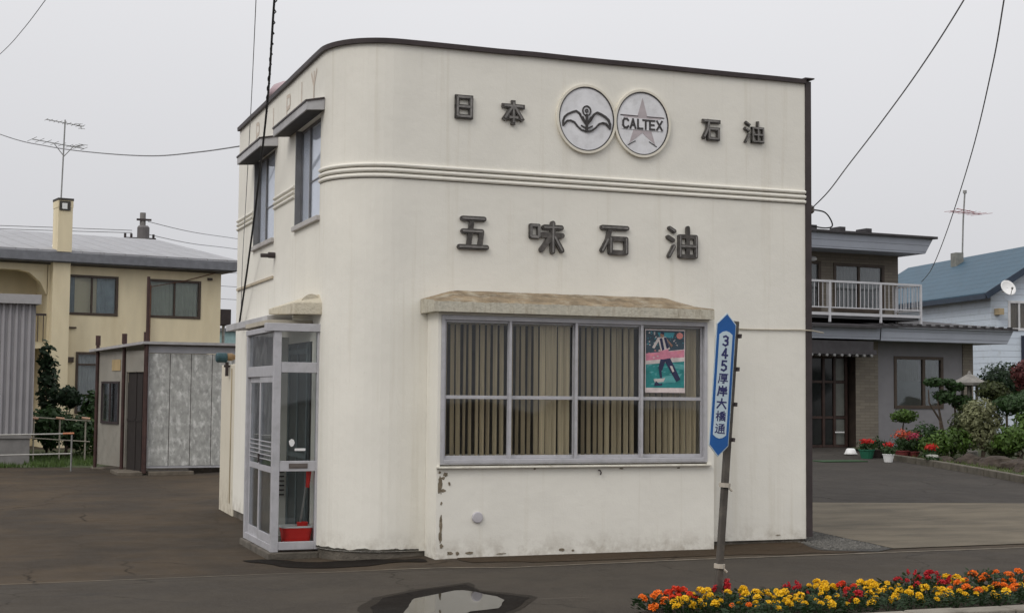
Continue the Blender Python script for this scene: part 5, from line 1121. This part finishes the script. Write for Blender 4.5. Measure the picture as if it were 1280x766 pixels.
mb = MB(); mb.box(1.95, 2.25, 5.9, 6.3, ez+.9, ez+1.75); mb.build('chimney', mat('grey_chimney_block', (.2, .2, .18), .8, .2), BH, world=False)
dish('satellite_dish', tuple(at(1259, 361, 45.2)), .26, (-.1, -1, .5), 'white satellite dish on the pale blue gable wall', M_WHITE)
mb = MB(); mb.box(.12, .3, -.3, -.002, 3.75, 3.95); mb.build('meter_box', mat('tan_box', (.4, .32, .2), .7), BH, world=False)
AT2 = empty('roof_antenna', tuple(at(1203, 311, 50))); tag(AT2, 'thin television antenna with faded red bars on the blue roof', 'antenna')
mb = MB(); mb.tube([at(1203, 316, 50), at(1204, 275, 50), at(1206, 241, 50)], .03, 6); mb.tube([at(1206, 242, 50), at(1206, 238, 50)], .07, 6); mb.build('mast', M_STEEL, AT2)
mb = MB(); yagi(mb, at(1188, 264, 49.5), at(1227, 268, 50.5), 7, .5, .9); yagi(mb, at(1196, 261, 50), at(1218, 265, 50), 4, .3, .4); mb.build('yagi', mat('faded_red_rod', (.35, .15, .16), .6), AT2)

# ------------------------------------------------------------------ right: garden, pots, lantern
KP = [(18.75, 26.3), (18.55, 25.0), (18.2, 23.4), (17.85, 22.0), (17.4, 20.4), (16.8, 18.6)]
sheet('garden_soil', KP + [(30, 18.6), (30, 29.9), (20.2, 29.9), (19.2, 27.6)], .05, M_TURF)
mb = MB()
for i in range(len(KP)-1):
    a = Vector((*KP[i], 0)); b = Vector((*KP[i+1], 0)); k_ = max(1, int((b-a).length/.55))
    for j in range(k_):
        p_ = a.lerp(b, j/k_); q_ = a.lerp(b, (j+.96)/k_); p_.z = ground(p_.x, p_.y)+.03; q_.z = ground(q_.x, q_.y)+.03; mb.bar(p_, q_, .13, .2)
tag(mb.build('garden_kerb', mat('old_garden_kerb', (.11, .098, .078), .95, .3, 5, .6, 40, dirt=(.05, .045, .03), damt=.8), bevel=.015), kind='structure')
mb = MB()
for k in range(5200):
    x_ = rng.uniform(17.2, 21); y_ = rng.uniform(19.5, 27.5); ex = 16.8+(y_-18.6)*.253
    if x_ < ex+.12 or x_ > ex+1.4*rng.random()+.3: continue
    h = rng.uniform(.04, .1); a = rng.random()*6.28; w = .012; z = ground(x_, y_)+.05
    mb.add([(x_-w*math.cos(a), y_-w*math.sin(a), z), (x_+w*math.cos(a), y_+w*math.sin(a), z), (x_+rng.uniform(-.04, .04), y_, z+h)], [(0, 1, 2)])
tag(mb.build('garden_grass', green('garden_grass_blade', (.085, .115, .03)), recalc=False), kind='stuff')
def place(px, py, d): 
    v = at(px, py, d); return (v.x, v.y, ground(v.x, v.y)+.04)
def sh(name, px, d, blobs, n, size, m, label, cat, seed, stems=((0, 0, .4),), group=None, shell=.55):
    v = at(px, 500, d*1.12); o = bush(name, (v.x, v.y, ground(v.x, v.y)+.04), blobs, n, size, m, label, cat, seed, stems, group, shell); o.scale = (1.1, 1.1, 1.1); return o
sh('topiary_pine', 1256, 29.5, [(0, 0, 1.52, .58, .5, .4), (-.14, 0, 1.3, .45, .4, .3)], 5200, .038, M_G1, 'large dome clipped dark topiary at the right of the garden', 'shrub', 11, ((0, 0, 1.6),))
sh('red_maple', 1284, 28.3, [(0, 0, 1.72, .34, .34, .3), (.15, 0, 1.45, .3, .3, .25)], 1500, .05, M_GRED, 'dark red leaved shrub beside the big dome topiary', 'shrub', 12, ((0, 0, 1.4),))
sh('topiary_pine', 1240, 28.2, [(0, 0, 1.36, .3, .3, .2), (.2, 0, 1.28, .25, .25, .15)], 1500, .045, M_G4, 'small olive green cloud pruned topiary under the big dome', 'shrub', 13, ((0, 0, 1.2),))
sh('topiary_pine', 1272, 27.4, [(-.1, 0, 1.1, .4, .36, .2), (.25, 0, 1.2, .3, .3, .2)], 2200, .045, M_G2, 'flat layered cloud pruned topiary at the right edge', 'shrub', 14, ((0, 0, 1.0),))
sh('topiary_pine', 1276, 26.4, [(0, 0, .55, .5, .4, .25), (-.28, 0, .42, .35, .3, .2), (.2, 0, .85, .3, .3, .16)], 2600, .045, M_G3, 'bright green low mounded shrub beside the garden rocks', 'shrub', 15)
sh('azalea', 1226, 27.6, [(0, 0, .98, .34, .34, .24), (.22, 0, .75, .32, .3, .25), (-.22, 0, .8, .26, .24, .2), (.02, 0, .5, .35, .3, .3)], 2800, .04, M_GPALE, 'pale flowering variegated bush in front of the stone lantern', 'shrub', 16, ((0, 0, .8), (.1, 0, .8)))
sh('garden_tree', 1188, 28.6, [(-.15, 0, 1.22, .24, .24, .14), (.12, 0, 1.42, .2, .2, .1), (.28, 0, 1.1, .25, .25, .16), (-.38, 0, 1.5, .26, .22, .1), (-.05, 0, 1.5, .16, .16, .08)], 1300, .05, M_G2, 'small open garden tree with bent dark stems by the grey house', 'tree', 17, ((-.3, 0, 1.3), (.15, 0, 1.4), (-.5, .05, 1.35), (.3, 0, 1.2)))
sh('leafy_shrub', 1190, 27.6, [(0, 0, .35, .45, .35, .28), (-.4, 0, .28, .35, .3, .22)], 1600, .045, M_G3, 'bright green low shrub under the bent garden tree', 'shrub', 18)
sh('leafy_shrub', 1158, 28.4, [(0, 0, .4, .4, .3, .3), (-.3, .1, .3, .3, .3, .25)], 1200, .045, M_G2, 'dark green shrub between the red flower pots and the garden tree', 'shrub', 19)
sh('leafy_shrub', 1252, 26.6, [(0, 0, .3, .35, .3, .22)], 900, .04, M_G4, 'olive low shrub behind the brown garden rock', 'shrub', 20)
sh('box_shrub', 1130, 29.3, [(0, 0, .78, .33, .2, .14)], 1100, .035, M_G3, 'small flat topped green shrub against the grey plaster wall', 'shrub', 21, ((0, 0, .7),))
sh('leafy_shrub', 1206, 27.9, [(0, 0, .62, .34, .3, .42), (.15, 0, .9, .26, .25, .25)], 1500, .045, M_G4, 'olive leafed shrub hiding the shaft of the stone lantern', 'shrub', 22)
# stone lantern
v = at(1212, 500, 32.3); gl = ground(v.x, v.y)
LA = empty('stone_lantern', (v.x, v.y, gl)); LA.scale = (.8, .8, 1.2); tag(LA, 'grey stone garden lantern with a wide roof among the shrubs', 'lantern')
M_STONE = mat('lantern_stone', (.2, .19, .17), .95, .25, 8, .8, 40, dirt=(.08, .08, .06), damt=.7)
mb = MB(); mb.lathe([(.2, 0), (.22, .12), (.1, .18), (.09, .95), (.2, 1.02), (.2, 1.1)], (0, 0, 0), 10); mb.build('shaft', M_STONE, LA, world=False)
mb = MB()
for a, b in ((-.14, -.14), (.14, -.14), (-.14, .14), (.14, .14)): mb.box(a-.03, a+.03, b-.03, b+.03, 1.1, 1.34)
mb.box(-.17, .17, -.17, .17, 1.341, 1.37); mb.build('light_box', M_STONE, LA, world=False)
mb = MB(); mb.lathe([(.5, 1.36), (.52, 1.41), (.34, 1.47), (.12, 1.55), (.06, 1.57), (.05, 1.6), (.02, 1.63)], (0, 0, 0), 6); mb.build('lantern_roof', mat('lantern_roof_stone', (.2, .19, .175), .9, .25, 8), LA, world=False)
# rocks along the edge
def rock(px, d, r, lab, seed, sc=(1, .8, .6)):
    v = at(px, 500, d*1.1); root_z = ground(v.x, v.y)
    bm = bmesh.new(); bmesh.ops.create_icosphere(bm, subdivisions=3, radius=r)
    for w in bm.verts:
        q = 1+.3*noise.noise(w.co/r*1.2+Vector((seed, 0, 0)))+.12*noise.noise(w.co/r*4+Vector((seed, 3, 0))); w.co = Vector((w.co.x*q*sc[0], w.co.y*q*sc[1], w.co.z*q*sc[2]))
    me = bpy.data.meshes.new('garden_rock'); bm.to_mesh(me); bm.free(); me.materials.append(mat('brown_rock', (.055, .042, .033), .95, .4, 5, .9, 18, dirt=(.1, .085, .065), damt=.7))
    o = link('garden_rock', me); o.location = (v.x, v.y, root_z+r*.1); tag(o, lab, 'rock', 'rocks edging the garden')
rock(1212, 27.0, .34, 'brown rounded rock left of the pale azalea bush foot', 1); rock(1244, 26.3, .38, 'largest brown rock, below the pale flowering bush', 2, (1.2, .8, .65)); rock(1270, 25.6, .36, 'brown rock below the bright green mounded shrub', 3); rock(1180, 27.6, .22, 'small dark rock nearest the flower pots', 4); rock(1288, 25.0, .4, 'brown rock cut by the right edge of the picture', 5)
# pots by the entrance
M_GP = mat('green_pot', (.02, .13, .075), .5); M_MP = mat('maroon_pot', (.16, .03, .03), .6); M_BP = mat('dark_pot', (.04, .03, .028), .7)
PR_ = {'red': mat('pot_flower_red', (.5, .02, .015), .6, .3, 20, leaf=1), 'pink': mat('pot_flower_pink', (.5, .06, .12), .6, .3, 20, leaf=1), 'white': mat('pot_flower_white', (.5, .5, .45), .6, .2, 20, leaf=1), 'coral': mat('pot_flower_coral', (.55, .1, .05), .6, .3, 20, leaf=1)}
def potted(px, d, r, h, pm, fc, fh, lab, seed, leafm=M_G2, fw_=1.0):
    v = at(px, 500, d*1.1); root = empty('potted_flower', (v.x, v.y, ground(v.x, v.y)+.004)); tag(root, lab, 'plant', 'potted flowers by the grey house entrance')
    mb = MB(); mb.lathe([(r*.72, 0), (r, h*.88), (r*1.08, h*.9), (r*1.08, h), (r*.9, h), (r*.85, h*.85)], (0, 0, 0), 16); mb.build('pot', pm, root, world=False)
    mb = MB(); leaf_cloud(mb, [(0, 0, h+fh*.35, r*1.3*fw_, r*1.3, fh*.5)], 260, .035, seed, .2); mb.build('leaves', leafm, root, world=False, recalc=False)
    if fc: mb = MB(); leaf_cloud(mb, [(0, 0, h+fh*.8, r*1.1*fw_, r*1.1, fh*.3)], 150, .03, seed+50, .3); mb.build('blossom', PR_[fc], root, world=False, recalc=False)
potted(1083, 28.6, .17, .2, M_GP, 'red', .22, 'green pot of red flowers nearest the entrance door', 31)
potted(1096, 28.9, .16, .18, M_BP, None, .35, 'dark pot of tall leafy greenery beside the green pot', 32)
potted(1110, 27.6, .12, .17, M_WHITE, 'red', .24, 'white pot of red and pink flowers nearest the driveway', 33)
potted(1127, 28.4, .15, .2, M_MP, 'coral', .45, 'maroon pot of coral flowers below the flat topped shrub', 34, fw_=1.6)
potted(1140, 28.5, .15, .18, M_MP, 'pink', .42, 'maroon pot of pink flowers against the grey wall', 35, fw_=1.6)
potted(1163, 27.4, .13, .1, M_BP, 'red', .3, 'dark pot of red flowers at the garden corner', 36)
potted(1165, 26.7, .12, .1, M_BP, 'white', .12, 'low pot of small white flowers on the garden kerb', 37)
WB = empty('white_basin', tuple(place(1063, 500, 32.5))); tag(WB, 'white overturned basin on the entrance step', 'basin')
mb = MB(); mb.lathe([(.14, 0), (.13, .03), (.1, .1), (.08, .12), (.01, .125)], (0, 0, 0), 18); mb.build('shell', M_WHITE, WB, world=False, smooth=True)
mb = MB(); mb.lathe([(.15, -.005), (.15, .012), (.13, .012)], (0, 0, 0), 18); mb.build('rim', M_WHITE, WB, world=False)
v = at(1024, 500, 30.2); MATM = MB(); zz = ground(v.x, v.y)+.012; MATM.box(v.x-.1, v.x+1.0, v.y-.3, v.y+.15, zz-.01, zz+.01)
tag(MATM.build('door_mat', mat('green_mat', (.03, .07, .03), .95, .3, 30), bevel=.004), 'green door mat in front of the entrance of the grey house', 'mat')

# ------------------------------------------------------------------ overhead cables
def cable(pts, r, m, lab, group=None, sub=8, parts=None):
    p = [at(*q) if len(q) == 3 and not isinstance(q, Vector) else q for q in pts]
    out_ = []
    for i in range(len(p)-1):                      # Catmull-Rom
        p0, p1, p2, p3 = p[max(0, i-1)], p[i], p[i+1], p[min(len(p)-1, i+2)]
        for k in range(sub):
            t = k/sub; out_.append(.5*((2*p1)+(p2-p0)*t+(2*p0-5*p1+4*p2-p3)*t*t+(-p0+3*p1-3*p2+p3)*t**3))
    out_.append(p[-1]); mb = MB(); mb.tube(out_, r, 6)
    return tag(mb.build('overhead_cable', m), lab, 'cable', group)
cable([(357, -150, 12.5), (343, 0, 14), (335, 120, 15.5), (323, 230, 16.8), (310, 330, 17.8), (298, 412, 18.6)], .013, M_CABLE, 'thick black twisted cable dropping in front of the left wall', sub=10)
mb = MB(); p0, p1 = at(352, -90, 13), at(333, 140, 15.7); pts = []
for k in range(120): t = k/119; c_ = at(343+(-14 if False else 0), 0, 14); pts.append(p0.lerp(p1, t)+Vector((.013*math.cos(k*.9), .0, .013*math.sin(k*.9)))+Vector((0, 0, 0)))
tag(mb.tube(pts, .006, 5).build('overhead_cable', M_CABLE), 'thin binding wire coiled along the top of the black twisted cable', 'cable')
cable([(326, -150, 13), (320, 0, 14.5), (314, 130, 17), (308, 240, 18.4), (303, 330, 18.6), (301, 400, 18.7)], .005, M_CABLEG, 'thin grey wire hanging close beside the black twisted cable')
cable([(-120, 120, 36), (0, 168, 32), (60, 183, 30), (120, 191, 27), (190, 195, 24), (250, 190, 21.5), (299, 183, 19.9)], .010, M_CABLEG, 'sagging cable running from the shop wall across the antenna')
cable([(100, -60, 20), (57, 0, 22), (28, 38, 24), (0, 68, 26), (-60, 120, 30)], .006, M_CABLEG, 'faint cable crossing the top left corner of the sky')
cable([(1013, 262, 16.8), (1035, 240, 16), (1060, 207, 15.2), (1100, 155, 14.2), (1150, 86, 13), (1205, 0, 11.8), (1290, -150, 10)], .0065, M_CABLEG, 'cable rising from the right corner of the shop to the upper right')
cable([(1014, 262, 16.8), (1030, 265, 16.85), (1038, 274, 16.9), (1040, 283, 16.9), (1030, 285, 16.9), (1012, 282, 16.8)], .009, M_CABLE, 'loop of slack cable beside the right corner of the shop')
cable([(1275, -130, 12), (1255, 0, 15), (1240, 85, 18), (1215, 190, 23), (1185, 285, 29), (1165, 335, 33), (1152, 352, 35)], .009, M_CABLEG, 'long cable descending to the balcony corner of the grey house')
for i, (a, b) in enumerate(((281, 288), (285, 291))): cable([(-60, a-1, 61), (60, a+3, 61), (165, b, 61)], .015, M_CABLEG, 'distant power line left of the utility pole, ' + ('upper strand' if i == 0 else 'lower strand'), 'distant power lines')
for i, (a, b) in enumerate(((277, 299), (293, 312))): cable([(185, a, 61), (240, (a+b)/2+2, 70), (300, b, 85), (420, b+18, 110)], .015, M_CABLEG, 'distant power line right of the utility pole, ' + ('upper strand' if i == 0 else 'lower strand'), 'distant power lines')
for i, y_ in enumerate((341, 358, 374)): cable([(262, y_-2, 85), (285, y_, 85), (310, y_+1, 85)], .015, M_CABLEG, ('highest', 'middle', 'lowest')[i]+' of three short far lines between the yellow house and the shop', 'far lines in the gap')
BRK = empty('cable_bracket', tuple(at(1013, 262, 16.8))); tag(BRK, 'small iron cable bracket at the right corner of the shop', 'bracket')
v = at(1013, 262, 16.8); mb = MB(); mb.tube([v, Vector((X1+.07, v.y, v.z))], .018, 6); mb.build('arm', M_CAP, BRK); mb = MB(); mb.lathe([(.02, -.05), (.045, -.03), (.045, .03), (.02, .05)], tuple(v), 10); mb.build('insulator', mat('brown_porcelain', (.08, .06, .05), .3), BRK)
